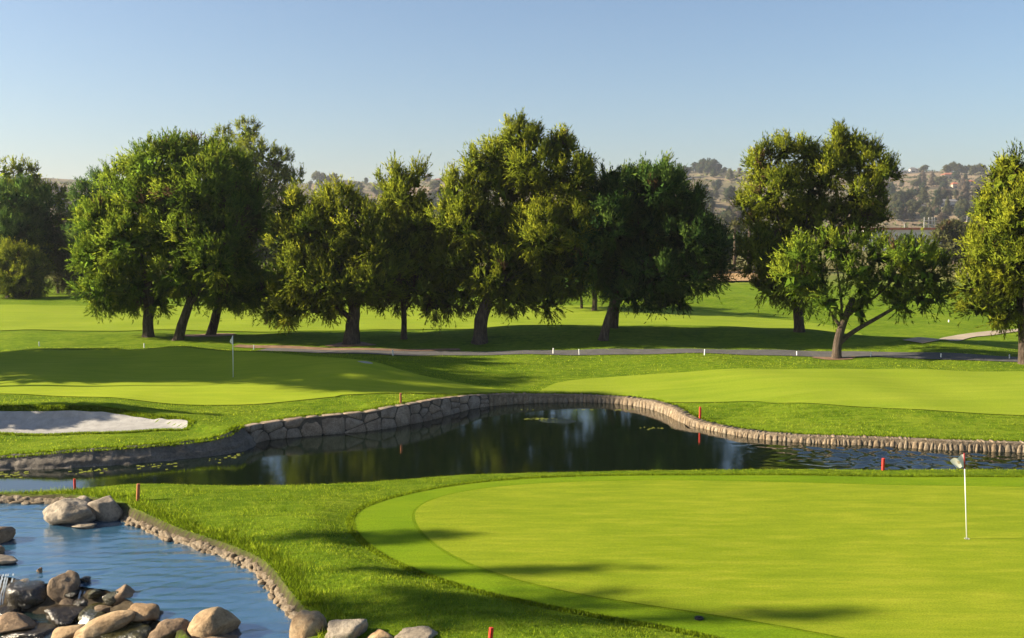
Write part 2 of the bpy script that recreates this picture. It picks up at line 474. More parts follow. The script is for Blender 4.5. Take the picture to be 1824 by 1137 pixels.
bunker_px = [(-160, 752), (-130, 740), (-60, 734), (0, 731), (90, 731), (180, 733), (250, 737), (310, 740), (338, 747), (330, 756), (290, 764), (220, 770), (120, 772), (0, 769), (-90, 764)]
BUNKER = chaikin(np.array([at_z(p[0], p[1], -0.02 if p[1] < 745 else (-0.15 if p[1] < 758 else -0.36))[:2] for p in bunker_px]), 2)
fgreen_px = [(-160, 700), (-200, 670), (-120, 640), (60, 633), (250, 632), (420, 640), (560, 652), (700, 664), (860, 674), (950, 681), (900, 687), (760, 693), (640, 700), (520, 710), (400, 716), (270, 716), (130, 707), (0, 699)]
FGREEN = chaikin(pix(fgreen_px, 0.0), 3)
fair_px = [(960, 677), (1000, 664), (1150, 660), (1400, 661), (1824, 664), (2300, 668), (2300, 742), (1824, 728), (1600, 720), (1400, 708), (1200, 696), (1050, 692), (960, 686)]
FAIR = chaikin(pix(fair_px, -0.05), 3)
farfair_px = [(-250, 592), (0, 590), (300, 594), (700, 592), (1000, 583), (1250, 584), (1420, 592), (1560, 598), (1500, 570), (1320, 556), (1050, 545), (700, 547), (300, 547), (0, 545), (-250, 544)]
FARFAIR = chaikin(pix(farfair_px, 0.0), 2)

# ------------------------------------------------------------------ ground heights
def axis(lo, hi, dense):
    """dense: list of (start, end, step) then the step grows outwards"""
    a = []
    for s, e, st in dense:
        a += list(np.arange(s, e - 1e-6, st))
    a.append(dense[-1][1])
    st = dense[-1][2]; x = a[-1]
    while x < hi:
        st = min(st * 1.07, 160); x += st; a.append(x)
    st = dense[0][2]; x = a[0]; pre = []
    while x > lo:
        st = min(st * 1.07, 160); x -= st; pre.append(x)
    return np.array(pre[::-1] + a)
AX = axis(-2400, 2400, [(-24, -13, 0.28), (-13, 2, 0.14), (2, 26, 0.3)])
AY = axis(-60, 2380, [(12, 18, 0.3), (18, 33.5, 0.14), (33.5, 50, 0.22), (50, 80, 0.5)])
GX, GY = np.meshgrid(AX, AY)

def wavy(X, Y):
    r = np.random.RandomState(5)
    z = 0
    for k in range(14):
        f = 2 * math.pi / r.uniform(5, 22)
        a = r.uniform(0, 2 * math.pi)
        z = z + np.sin(f * (X * math.cos(a) + Y * math.sin(a)) + r.uniform(0, 6)) * 0.016
    return z
def bumpline(P, X, Y, h, w):
    d, _ = seg_dist(P, X, Y, False)
    return h * np.exp(-(d / w) ** 2)
def build_heights(X, Y):
    near = Y < 90
    z = wavy(X, Y) * np.clip((Y - 12) / 8, 0.4, 1.6)
    sf = sdf(FRINGE, X, Y)
    z = z * smoothstep(-2.5, 4, sf) * 0.8                       # the green itself is smooth
    # roll of the rough left of the green, falling to the pool
    z += bumpline(pix([(600, 930), (640, 990), (760, 1050), (950, 1110), (1150, 1170)], 0), X, Y, 0.16, 1.6) * smoothstep(0.0, 1.2, sf)
    # mound behind the far green, and its shoulder
    z += bumpline(pix([(-200, 640), (60, 630), (300, 627)], 0.1), X, Y, 0.25, 2.2)
    z += bumpline(pix([(330, 629), (440, 632), (560, 643), (640, 654)], 0.3), X, Y, 0.5, 3.0)
    # tree bank beyond the path, roll of the fairway on the right
    z += bumpline(np.array([(-60, 67.5), (0, 68), (20, 69)]), X, Y, 0.30, 4.0)
    z += bumpline(np.array([(2, 70), (16, 69), (26, 65)]), X, Y, 0.55, 5.0)
    z += bumpline(np.array([(8, 108), (40, 101)]), X, Y, 0.7, 7.0)
    z -= 0.5 * smoothstep(60, 75, Y) * smoothstep(8, 30, X) * (1 - smoothstep(130, 180, Y))
    # bunker with its raised lip
    sb = sdf(BUNKER, X, Y)
    cy = BUNKER[:, 1].mean()
    z += 0.34 * np.exp(-((sb - 0.5) / 0.9) ** 2) * smoothstep(cy - 1.2, cy + 1.6, Y)
    z -= 0.42 * smoothstep(0.0, -1.6, sb) + 0.30 * smoothstep(0.12, -0.22, sb) * smoothstep(cy - 1.0, cy + 0.8, Y) + 0.05 * smoothstep(0.12, -0.06, sb)
    # pond
    sp = sdf(POND, X, Y)
    dbk, ibk = seg_dist(BANK[:, :2], X, Y, False)
    ztop = np.interp(ibk.ravel(), np.arange(len(BANK)), BANK[:, 2]).reshape(X.shape)
    ymid = np.interp(X.ravel(), CREST[:, 0], CREST[:, 1]).reshape(X.shape) + 1.6
    far = Y > ymid
    w = 1 - smoothstep(0.3, 9.0, dbk)
    zfar = z * (1 - w) + ztop * w
    zfar = zfar * smoothstep(0.08, 0.34, sp) + (-1.7) * (1 - smoothstep(0.08, 0.34, sp))
    wn_ = 1 - smoothstep(0.6, 3.0, sp)
    znear = z * (1 - wn_ * 0.7) - 0.04 * wn_
    znear = znear - (1.9 + znear) * (1 - smoothstep(-0.9, 1.05, sp))
    z = np.where(far, zfar, znear)
    # upper pool, dam, basin
    so = sdf(POOL, X, Y)
    inpool = smoothstep(0.12, -0.3, so)
    grade = z - 0.10 * smoothstep(2.2, 0.2, so) * (Y < 31)
    z = grade * (1 - inpool) + (-1.0) * inpool
    sbn = sdf(BASIN, X, Y)
    inb = smoothstep(0.25, -0.3, sbn)
    z = z * (1 - inb) + (-1.45) * inb
    szn = sdf(ZONE, X, Y)
    inz = smoothstep(0.3, -0.05, szn)
    z = np.where(inz > 0, np.minimum(z, z * (1 - inz) + (-0.72) * inz), z)
    dd, _ = seg_dist(DAM, X, Y, False)
    ridge = -0.40 - 0.9 * (dd / 0.5) ** 2
    z = np.where((so < 0.1) | (sbn < 0.1) | (szn < 0.1), np.maximum(z, ridge), z)
    mud = np.maximum.reduce([smoothstep(0.26, 0.06, so), smoothstep(0.2, 0.0, sbn), smoothstep(0.2, 0.0, szn), smoothstep(0.12, 0.0, sp) * 1.0,
                             (1 - smoothstep(0.10, 0.30, dbk)) * (sp < 0.32) * far])
    mud = np.where(sp < 0, 1.0, mud)
    return z, mud, so, sp, sb, sf, sbn
GZ, GMUD, GSO, GSP, GSB, GSF, GSBN = build_heights(GX, GY)
GDRY = smoothstep(135, 190, np.hypot(GX, GY))
def H(x, y):
    x = np.asarray(x, float); y = np.asarray(y, float)
    i = np.clip(np.searchsorted(AX, x) - 1, 0, len(AX) - 2)
    j = np.clip(np.searchsorted(AY, y) - 1, 0, len(AY) - 2)
    u = (x - AX[i]) / (AX[i + 1] - AX[i]); v = (y - AY[j]) / (AY[j + 1] - AY[j])
    return (GZ[j, i] * (1 - u) + GZ[j, i + 1] * u) * (1 - v) + (GZ[j + 1, i] * (1 - u) + GZ[j + 1, i + 1] * u) * v
def hit(px, py, lo=15.0, hi=400.0):
    """first meeting of the sight line with the ground"""
    r = ray(px, py)
    t = np.concatenate([np.arange(lo, 90, 0.05), np.arange(90, hi, 0.5)])
    X = r[0] * t / r[1]; Z = CAMH + r[2] * t / r[1]
    g = H(X, t)
    k = np.argmax(Z <= g)
    if Z[k] > g[k]: k = len(t) - 1
    return np.array([X[k], t[k], g[k]])

nx, ny = len(AX), len(AY)
I = np.arange(nx * ny).reshape(ny, nx)
quads = np.stack([I[:-1, :-1], I[:-1, 1:], I[1:, 1:], I[1:, :-1]], -1).reshape(-1, 4)
me = mesh_tris('ground', np.stack([GX, GY, GZ], -1).reshape(-1, 3), quads, {'mud': GMUD.ravel(), 'dry': GDRY.ravel()})
ground = link('ground', me, M_ROUGH, smooth=True)
tag(ground, 'rolling golf course ground covered in rough grass', kind='structure')

def sheet(name, P, dz, mat, label, rings=40, n=260, kind='structure', zfix=None):
    P = resample(P, n, True)
    c = P.mean(0)
    f = 1 - (np.arange(rings) / rings) ** 1.0
    V = c[None, None] + (P - c)[None] * f[:, None, None]
    V = np.vstack([V.reshape(-1, 2), c[None]])
    z = H(V[:, 0], V[:, 1]) + dz if zfix is None else np.full(len(V), zfix)
    V3 = np.column_stack([V, z])
    T = []
    k = np.arange(n); k2 = (k + 1) % n
    for r in range(rings - 1):
        a = r * n; b_ = (r + 1) * n
        T.append(np.stack([a + k, a + k2, b_ + k2], 1)); T.append(np.stack([a + k, b_ + k2, b_ + k], 1))
    T.append(np.stack([(rings - 1) * n + k, (rings - 1) * n + k2, np.full(n, rings * n)], 1))
    T = np.vstack(T)
    # outline runs either way round: make the faces look up
    a, b_, c_ = V3[T[0, 0]], V3[T[0, 1]], V3[T[0, 2]]
    if np.cross(b_ - a, c_ - a)[2] < 0: T = T[:, ::-1]
    o = link(name, mesh_tris(name, V3, T), mat, smooth=True)
    return tag(o, label, kind=kind)
sheet('green_collar', FRINGE, 0.012, M_COLLAR, 'band of closely cut grass round the near putting green', 40, 260)
sheet('putting_green', GREEN, 0.026, M_GREEN, 'near putting green of bright smooth grass in the foreground', 34, 240)
sheet('putting_green', FGREEN, 0.03, M_FGREEN, 'far putting green beyond the pond, half in tree shade', 40, 220)
sheet('fairway', FAIR, 0.03, M_FAIR, 'pale mown fairway right of the far green', 34, 220)
sheet('fairway', FARFAIR, 0.05, M_FAIR, 'sunlit distant fairway behind the row of pines', 30, 200)
sheet('bunker_sand', BUNKER, 0.02, M_SAND, 'white sand bunker beside the far green', 30, 200)
sheet('bunker_sand', chaikin(pix([(632, 649), (655, 648), (668, 650.5), (650, 651.5)], 0.4), 2), 0.03, M_SAND, 'sliver of sand at the end of the mound', 6, 40)

def strip(name, C, width, dz, mat, label, step=0.5, kind='structure'):
    C = resample(C, max(int(np.linalg.norm(np.diff(C, axis=0), axis=1).sum() / step), 2))
    t = np.gradient(C, axis=0); t /= np.linalg.norm(t, axis=1)[:, None]
    nrm = np.column_stack([-t[:, 1], t[:, 0]])
    o_ = np.linspace(-0.5, 0.5, 7) * width
    V = C[:, None] + nrm[:, None] * o_[None, :, None]
    m = len(C)
    V = V.reshape(-1, 2)
    V3 = np.column_stack([V, H(V[:, 0], V[:, 1]) + dz])
    I = np.arange(m * 7).reshape(m, 7)
    Q = np.stack([I[:-1, :-1], I[1:, :-1], I[1:, 1:], I[:-1, 1:]], -1).reshape(-1, 4)
    a, b_, c_ = V3[Q[0, 0]], V3[Q[0, 1]], V3[Q[0, 2]]
    if np.cross(b_ - a, c_ - a)[2] < 0: Q = Q[:, ::-1]
    return tag(link(name, mesh_tris(name, V3, Q), mat, smooth=True), label, kind=kind)
path_px = [(470, 623), (520, 625), (620, 629), (700, 630), (900, 629), (1100, 627.5), (1300, 628), (1500, 631), (1650, 635), (1824, 641), (2200, 655)]
PATHC = chaikin(np.array([hit(*p)[:2] for p in path_px]), 2, False)
strip('cart_path', PATHC, 2.1, 0.03, M_PATH, 'grey cart path in front of the row of pines')
strip('cart_path', chaikin(np.array([hit(*p)[:2] for p in [(1625, 610), (1660, 605), (1700, 601), (1760, 595.5), (1830, 588), (2000, 574)]]), 2, False), 1.5, 0.05, M_PATHL, 'pale narrow path curving away on the right')
strip('bare_soil', chaikin(np.array([hit(*p)[:2] for p in [(420, 617), (520, 619), (620, 624), (720, 625), (820, 624)]]), 2, False) , 0.9, 0.036, M_DIRT, 'strip of bare reddish soil along the cart path')
sheet('dry_grass', chaikin(np.array([at_z(*p, 0.0)[:2] for p in [(1200, 499), (1420, 499), (1460, 488), (1420, 484), (1240, 484)]]), 2), 0.25, M_DRY, 'strip of straw coloured dry grass beyond the fairway', 8, 80)

# water
POOLW = np.vstack([WALL_B + (0, 0.3), WALL_R + (0.3, 0.05), DAM[::-1]])
def flat_poly(name, P, z, mat, label):
    bm = bmesh.new()
    f = bm.faces.new([bm.verts.new((p[0], p[1], z)) for p in P])
    if f.normal.z == 0: f.normal_update()
    if f.normal.z < 0: f.normal_flip()
    bmesh.ops.triangulate(bm, faces=bm.faces)
    me = bpy.data.meshes.new(name); bm.to_mesh(me); bm.free()
    return tag(link(name, me, mat), label, kind='structure')
def ripple_grid(name, poly, x0, x1, y0, y1, step, z, amp, seed, lam_, mat, label):
    gx = np.arange(x0, x1, step * 1.1); gy = np.arange(y0, y1, step * 0.9)
    WX, WY = np.meshgrid(gx, gy)
    WZ = np.zeros_like(WX)
    rwv = np.random.RandomState(seed)
    for k in range(16):
        lam = rwv.uniform(*lam_); an = math.pi / 2 + rwv.normal(0.12, 0.42)
        ph = 2 * math.pi / lam * (WX * math.cos(an) + WY * math.sin(an)) + rwv.uniform(0, 6.28)
        ph += 1.3 * np.sin(WX * rwv.uniform(0.6, 1.6) + rwv.uniform(0, 6)) + 1.1 * np.sin(WY * rwv.uniform(0.5, 1.4) + rwv.uniform(0, 6))
        WZ += lam * 0.0068 * (np.sin(ph) + 0.25 * np.cos(2 * ph))
    WZ *= (0.7 + 0.5 * np.sin(WX * 0.5 + 1) * np.sin(WY * 0.7)) * amp(WX)
    okp = inside(poly, WX, WY)
    I = np.arange(WX.size).reshape(WX.shape)
    Q = np.stack([I[:-1, :-1], I[:-1, 1:], I[1:, 1:], I[1:, :-1]], -1)
    Q = Q[okp[:-1, :-1] | okp[1:, 1:] | okp[:-1, 1:] | okp[1:, :-1]].reshape(-1, 4)
    used, inv = np.unique(Q, return_inverse=True)
    return tag(link(name, mesh_tris(name, np.stack([WX, WY, WZ + z], -1).reshape(-1, 3)[used], inv.reshape(-1, 4)), mat, smooth=True), label, kind='structure')
(px0, py0), (px1, py1) = POOLW.min(0), POOLW.max(0)
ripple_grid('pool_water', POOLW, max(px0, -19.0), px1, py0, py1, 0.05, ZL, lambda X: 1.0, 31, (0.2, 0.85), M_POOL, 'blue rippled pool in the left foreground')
PONDW = np.vstack([BANK[:, :2] + (0, 0.25), near_line[::-1] - (0, 0.7)])
XS = 7.6
def cut_x(P, x, keep_left):
    out = []
    for i in range(len(P)):
        p, q = P[i], P[(i + 1) % len(P)]
        ip, iq = (p[0] <= x) == keep_left, (q[0] <= x) == keep_left
        if ip: out.append(p)
        if ip != iq: out.append(p + (q - p) * ((x - p[0]) / (q[0] - p[0])))
    return np.array(out)
flat_poly('pond_water', cut_x(PONDW, XS, True), ZP, M_POND, 'dark still pond reflecting the pines')
ripple_grid('pond_water', PONDW, XS, 25.0, 30.0, 42.5, 0.07, ZP, lambda X: 1.9 * smoothstep(XS + 0.5, 14.0, X), 32, (0.28, 0.9), M_POND, 'breezy end of the pond at right')
flat_poly('basin_water', BASIN, ZB, M_BASIN, 'dark churning water below the rock dam')
# algae-free patch of ripples in the pond
rp = chaikin(pix([(955, 747), (985, 745), (1020, 748), (1030, 752), (1000, 755), (965, 753)], ZP), 2)
flat_poly('rippled_water', rp, ZP + 0.006, M_RIPPLE, 'patch of bright ripples in the middle of the dark pond')

# ------------------------------------------------------------------ the hills behind
ridge_px = [(-700, 322), (-200, 320), (0, 322), (90, 318), (200, 326), (400, 330), (560, 328), (620, 322), (690, 330), (760, 322), (800, 318), (900, 330), (1100, 322), (1200, 311), (1230, 306), (1262, 301), (1300, 306), (1340, 309),
            (1480, 312), (1600, 310), (1660, 306), (1700, 309), (1750, 306), (1824, 309), (2100, 312), (2700, 316)]
RX = np.array([(p[0] - PW / 2) / FPX for p in ridge_px]); RY = np.array([(HORIZON - p[1]) / FPX for p in ridge_px])
def hill_z(X, Y):
    a = X / np.maximum(Y, 1)
    D0, D1 = 420.0, 1350.0
    e = np.interp(a, RX, RY)
    t = np.clip((Y - D0) / (D1 - D0), 0, 1)
    prof = t ** 1.35
    z = CAMH * t + e * D1 * prof * np.where(Y > D1, np.clip(1 - (Y - D1) / 1100, 0, 1), 1)
    r = np.random.RandomState(9)
    for k in range(16):
        f = 2 * math.pi / r.uniform(60, 380); an = r.uniform(0, 6.28)
        z = z + np.sin(f * (X * math.cos(an) + Y * math.sin(an)) + r.uniform(0, 6)) * 1.0 * np.clip(t * (1 - t) * 5, 0, 1)
    return z - 2.5 * (1 - smoothstep(0, 0.05, t))
hx = np.linspace(-1.0, 1.0, 200); hy = np.concatenate([np.linspace(420, 1350, 70), np.linspace(1370, 2300, 16)])
A, B = np.meshgrid(hx, hy)
HX, HY = A * B, B
I = np.arange(A.size).reshape(A.shape)
me = mesh_tris('hills', np.stack([HX, HY, hill_z(HX, HY)], -1).reshape(-1, 3), np.stack([I[:-1, :-1], I[:-1, 1:], I[1:, 1:], I[1:, :-1]], -1).reshape(-1, 4))
tag(link('hills', me, M_HILL, smooth=True), 'dry brown hills on the horizon', kind='structure')
def hit_hill(px, py):
    r = ray(px, py)
    t = np.arange(430, 1360, 2.0)
    X = r[0] * t / r[1]; Z = CAMH + r[2] * t / r[1]
    g = hill_z(X, t)
    k = int(np.argmax(Z <= g))
    if Z[k] > g[k]: k = len(t) - 1
    return np.array([X[k], t[k], g[k]])

# ------------------------------------------------------------------ thin air haze round the whole place
hm = bpy.data.materials.new('thin_haze')
hm.use_nodes = True
nt = hm.node_tree; nt.nodes.clear()
out = nt.nodes.new('ShaderNodeOutputMaterial'); pv = nt.nodes.new('ShaderNodeVolumePrincipled')
pv.inputs['Color'].default_value = (0.86, 0.91, 1.0, 1)
pv.inputs['Density'].default_value = HAZE
pv.inputs['Anisotropy'].default_value = 0.2
nt.links.new(pv.outputs[0], out.inputs['Volume'])
bm = bmesh.new(); bmesh.ops.create_cube(bm, size=1)
for v_ in bm.verts: v_.co = Vector((v_.co.x * 5400, v_.co.y * 2760 + 1240, v_.co.z * 146 + 67))
me = bpy.data.meshes.new('haze'); bm.to_mesh(me); bm.free()
tag(link('haze', me, hm), 'thin pale haze in the air over the course and hills', 'haze', kind='stuff')

# ------------------------------------------------------------------ tubes, boxes
def tube_bm(bm, pts, radii, sides=8, cap=True):
    pts = [Vector(p) for p in pts]
    rings = []
    for i, p in enumerate(pts):
        t = (pts[min(i + 1, len(pts) - 1)] - pts[max(i - 1, 0)]).normalized()
        a = Vector((0, 1, 0)) if abs(t.y) < 0.9 else Vector((1, 0, 0))
        u = t.cross(a).normalized(); w = t.cross(u)
        rings.append([bm.verts.new(p + (u * math.cos(2 * math.pi * k / sides) + w * math.sin(2 * math.pi * k / sides)) * radii[i]) for k in range(sides)])
    for r0, r1 in zip(rings[:-1], rings[1:]):
        for k in range(sides):
            bm.faces.new((r0[k], r0[(k + 1) % sides], r1[(k + 1) % sides], r1[k]))
    if cap:
        bm.faces.new(rings[-1]); bm.faces.new(rings[0][::-1])
    return bm
def bm_obj(name, bm, mat, parent=None, smooth=False):
    bmesh.ops.recalc_face_normals(bm, faces=bm.faces)
    me = bpy.data.meshes.new(name); bm.to_mesh(me); bm.free()
    return link(name, me, mat, parent, smooth)
def box_bm(bm, c, s, bev=0.0):
    r = bmesh.ops.create_cube(bm, size=1)
    for v in r['verts']:
        v.co = Vector((v.co.x * s[0] + c[0], v.co.y * s[1] + c[1], v.co.z * s[2] + c[2]))
    if bev:
        es = list({e for v in r['verts'] for e in v.link_edges})
        bmesh.ops.bevel(bm, geom=es, offset=bev, segments=1, affect='EDGES')
    return bm

# ------------------------------------------------------------------ trees
def unit(v):
    return v / (np.linalg.norm(v, axis=-1, keepdims=True) + 1e-9)
def crown_mesh(name, lobes, seed, blade=(0.25, 0.05), dens=1.45, ns=15, nb=9, up=0.5, rc=(0.5, 0.9), tint=(0.5, 0.19), inner=2.6, brown=0.02, spikes=0.3):
    """lobes: array of cx,cy,cz,rx,ry,rz. Needle sprays on clumps spread through the lobes."""
    r = np.random.RandomState(seed)
    L = np.asarray(lobes, float)
    P, N, K = [], [], []
    IV = []
    for i, l in enumerate(L):
        a, b_, c_ = l[3:]
        area = 4 * math.pi * (((a * b_) ** 1.6 + (a * c_) ** 1.6 + (b_ * c_) ** 1.6) / 3) ** (1 / 1.6)
        n = max(int(area * dens), 4)
        d = unit(r.normal(size=(n, 3)))
        p = l[:3] + d * l[3:] * (r.uniform(0.66, 1.0, (n, 1)))
        k_ = np.zeros(n)
        m_ = int(n * spikes)                       # upright leaders on the top of the lobe
        top = np.argsort(-d[:, 2])[:n // 2]
        pick = r.choice(top, m_) if m_ else np.array([], int)
        p = np.vstack([p, p[pick] + np.column_stack([r.normal(0, 0.15, m_), r.normal(0, 0.15, m_), r.uniform(0.05, 0.5, m_) * rc[1]])])
        d = np.vstack([d, d[pick]]); k_ = np.concatenate([k_, np.ones(m_)])
        keep = np.ones(len(p), bool)
        for j, m in enumerate(L):
            if j != i:
                keep &= (((p - m[:3]) / m[3:]) ** 2).sum(1) > 0.5
        P.append(p[keep]); N.append(unit(d / l[3:])[keep]); K.append(k_[keep])
        ni = max(int(area * inner), 3)
        d = unit(r.normal(size=(ni, 3)))
        IV.append(l[:3] + d * l[3:] * r.uniform(0.15, 0.74, (ni, 1)))
    P = np.vstack(P); N = np.vstack(N); K = np.concatenate(K)
    m = len(P)
    R = r.uniform(rc[0], rc[1], m)
    ct = r.normal(tint[0], tint[1], m)
    ct = np.where(r.rand(m) < brown, 0.02, np.clip(ct, 0.12, 0.95))
    upv = np.zeros((m, 3)); upv[:, 2] = up * (N[:, 2] > -0.35) + K * 1.6
    axis_ = unit(N * 0.62 + upv + r.normal(size=(m, 3)) * 0.22)                     # the way this tuft points
    # sprays
    spread = np.where(K > 0, 0.22, 0.36)[:, None, None]
    D = unit(axis_[:, None] * 0.9 + r.normal(size=(m, ns, 3)) * spread)
    B = P[:, None] + r.normal(size=(m, ns, 3)) * (R * np.where(K > 0, 0.12, 0.19))[:, None, None]
    LS = R[:, None] * r.uniform(0.5, 1.45, (m, ns))
    # blades
    t = r.uniform(0.0, 1.0, (m, ns, nb))
    pos = B[:, :, None] + D[:, :, None] * (LS[:, :, None] * t)[..., None]
    bd = unit(D[:, :, None] * 0.9 + r.normal(size=(m, ns, nb, 3)) * 0.36)
    ln = blade[0] * r.uniform(0.6, 1.25, (m, ns, nb))
    sd = unit(np.cross(bd, r.normal(size=(m, ns, nb, 3)))) * (blade[1] * 0.5 * r.uniform(0.7, 1.3, (m, ns, nb)))[..., None]
    tip = pos + bd * ln[..., None]
    V = np.stack([pos - sd, pos + sd, tip], -2).reshape(-1, 3)
    cen = P - axis_ * (R * 0.25)[:, None]
    nr = unit(unit(pos - cen[:, None, None]) * 0.75 + N[:, None, None] * 0.35 + r.normal(size=pos.shape) * 0.22)
    nr = np.repeat(nr.reshape(-1, 3), 3, 0)
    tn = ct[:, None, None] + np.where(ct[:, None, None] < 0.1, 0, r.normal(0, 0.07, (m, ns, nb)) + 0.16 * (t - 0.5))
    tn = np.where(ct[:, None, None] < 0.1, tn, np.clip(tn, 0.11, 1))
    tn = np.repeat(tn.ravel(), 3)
    # inner twiggy foliage, larger and sparse
    IV = np.vstack(IV); k = len(IV)
    e1 = unit(r.normal(size=(k, 3))) * r.uniform(0.25, 0.5, (k, 1)); e2 = unit(np.cross(e1, r.normal(size=(k, 3)))) * r.uniform(0.15, 0.3, (k, 1))
    V2 = np.stack([IV - e1 - e2, IV + e1 - e2 * 0.5, IV + e2], 1).reshape(-1, 3)
    V = np.vstack([V, V2])
    nr = np.vstack([nr, np.repeat(unit(np.cross(e1, e2)), 3, 0)])
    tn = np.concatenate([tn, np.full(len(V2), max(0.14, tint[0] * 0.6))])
    T = np.arange(len(V)).reshape(-1, 3)
    return mesh_tris(name, V, T, {'tint': tn, 'nrm': nr})

def pine(base, lobes, label, seed, mat, width, lean=None, cat='tree', name='pine_tree', group=None, depth=None, fine=1.0, up=0.5, tint=(0.5, 0.17), fork=None, brown=0.02, dens=1.95, limbs=True, deep=1.0):
    """base: picture point of the foot; lobes: (px, py, rx, ry[, depth offset in m]); width: trunk width in photo pixels"""
    r = np.random.RandomState(seed)
    if depth is None:
        g = hit(*base)
    else:
        g = at_d(base[0], base[1], depth); g[2] = H(g[0], g[1])
    d = g[1]
    s = d / FPX
    root = empty(name, g, label, cat, group)
    LB = []
    for l in lobes:
        R = 0.5 * (l[2] + l[3]) * s
        off = l[4] if len(l) > 4 else r.uniform(-0.9, 0.9) * min(R, 2.2)
        spire = l[2] <= 9
        c = at_d(l[0], l[1] + (24 if spire else 5), d + off)
        sh = min(4.0 * s, 0.18)
        LB.append((*c, max(l[2] * s - sh, 0.25), max(R * r.uniform(0.95, 1.2), 0.6) * deep, max(l[3] * s - (sh if spire else min(9 * s, 0.34)), 0.22)))
    LB = np.array(LB)
    me = crown_mesh('crown', LB - np.array([*g, 0, 0, 0]), seed, blade=(0.235 * fine, 0.057 * fine), dens=dens / fine ** 1.3, up=up, rc=(0.48 * min(fine, 1.25), 0.88 * min(fine, 1.25)), tint=tint, brown=brown, nb=10 if fine <= 1 else 6)
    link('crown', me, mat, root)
    # trunk
    lean = lean or [(base[0], base[1] - 40)]
    pts = [g - np.array([0, 0, 0.15])]
    for p in lean:
        pts.append(at_d(p[0], p[1], d))
    cc = LB[:, :3].mean(0)
    pts.append(pts[-1] * 0.55 + cc * 0.45 + np.array([0, 0, 0.5]))
    pts = chaikin(np.array(pts), 2, False)
    w = width * s * 0.5
    tt = np.linspace(0, 1, len(pts))
    rad = w * (1.0 + 0.55 * np.exp(-tt * 14)) * (1 - 0.45 * tt)
    bm = bmesh.new()
    pl = [tuple(p - g) for p in pts]
    tube_bm(bm, pl, list(rad), 12)
    for v_ in bm.verts:
        nv = noise.noise(Vector((v_.co.x * 2.5, v_.co.y * 2.5, v_.co.z * 0.9 + seed)))
        v_.co += Vector((nv, noise.noise(v_.co * 2 + Vector((seed, 3, 1))), 0)) * w * 0.22
    bm_obj('trunk', bm, M_BARK, root, True)
    if limbs:
        order = np.argsort(-LB[:, 3])[:7]
        for i in order:
            st = pts[int(len(pts) * r.uniform(0.45, 0.95))]
            en = LB[i, :3] + np.array([0, 0, 0.1])
            mid = st * 0.5 + en * 0.5 + np.array([r.uniform(-.3, .3), r.uniform(-.3, .3), -0.08 * np.linalg.norm(en - st)])
            pp = chaikin(np.array([st, mid, en]), 2, False)
            bm = bmesh.new()
            tube_bm(bm, [tuple(p - g) for p in pp], list(np.linspace(max(w * 0.42, 0.07), 0.03, len(pp))), 6)
            bm_obj('limb', bm, M_BARK, root, True)
    for f in (fork or []):
        pp = chaikin(np.array([at_d(p[0], p[1], d + (p[2] if len(p) > 2 else 0)) for p in f[1]]), 2, False)
        bm = bmesh.new()
        tube_bm(bm, [tuple(p - g) for p in pp], list(np.linspace(f[0] * s * 0.5, 0.03, len(pp))), 8)
        bm_obj('limb', bm, M_BARK, root, True)
    return root

# group of three on the left
pine((264, 600), [(285, 292, 55, 42), (225, 330, 50, 45), (262, 360, 55, 50), (182, 395, 42, 45), (165, 452, 38, 38), (235, 430, 60, 50), (180, 508, 42, 42), (235, 500, 55, 45), (275, 530, 45, 28), (200, 538, 45, 20), (300, 350, 50, 60), (315, 270, 40, 28)],
     'broad sunlit pine, straight thick trunk, furthest left of the three trunks', 21, M_PINE, 21, [(264, 560), (268, 520)], brown=0.03)
pine((317, 606), [(330, 350, 55, 50), (300, 410, 50, 45), (370, 330, 50, 50), (360, 420, 60, 55), (320, 480, 45, 45), (390, 460, 50, 50), (350, 505, 40, 36), (400, 400, 45, 55), (405, 510, 45, 40), (310, 395, 30, 45)],
     'pine with a pale leaning trunk, middle of the three left trunks', 22, M_PINE, 19, [(322, 585), (335, 548), (345, 510)], brown=0.03)
pine((375, 597), [(400, 305, 50, 45), (425, 365, 50, 55), (440, 385, 40, 45), (405, 450, 45, 50), (445, 505, 50, 36), (430, 525, 45, 28), (500, 520, 38, 40), (500, 555, 40, 18), (350, 280, 45, 30)],
     'pine with a dark trunk tilting right, next to a drooping bough', 23, M_PINE, 18, [(381, 575), (391, 540)], brown=0.06)
pine((452, 500), [(440, 236, 26, 28), (400, 250, 22, 30), (455, 275, 45, 36), (420, 300, 45, 38), (490, 285, 32, 24), (515, 312, 26, 16), (480, 320, 45, 30), (445, 350, 55, 50), (535, 318, 14, 10), (380, 240, 8, 16)],
     'tall ragged pine with the highest top at left, far behind the three trunks', 24, M_PINE_Y, 18, [(455, 470)], up=0.9, dens=0.9, fine=1.5, deep=0.8)
pine((625, 613), [(520, 370, 32, 36), (508, 425, 26, 36), (560, 410, 42, 44), (605, 372, 48, 40), (590, 440, 55, 45), (640, 405, 38, 42), (665, 440, 42, 50), (540, 480, 48, 45), (600, 500, 60, 45), (660, 500, 50, 45), (525, 535, 45, 26), (560, 545, 45, 18), (690, 490, 35, 45), (520, 562, 28, 10), (528, 338, 8, 18), (600, 338, 8, 14), (622, 334, 8, 16), (560, 362, 8, 16)],
     'wide low yellowish pine with a very thick trunk by the path', 25, M_PINE_Y, 30, [(627, 585), (634, 548)], brown=0.03)
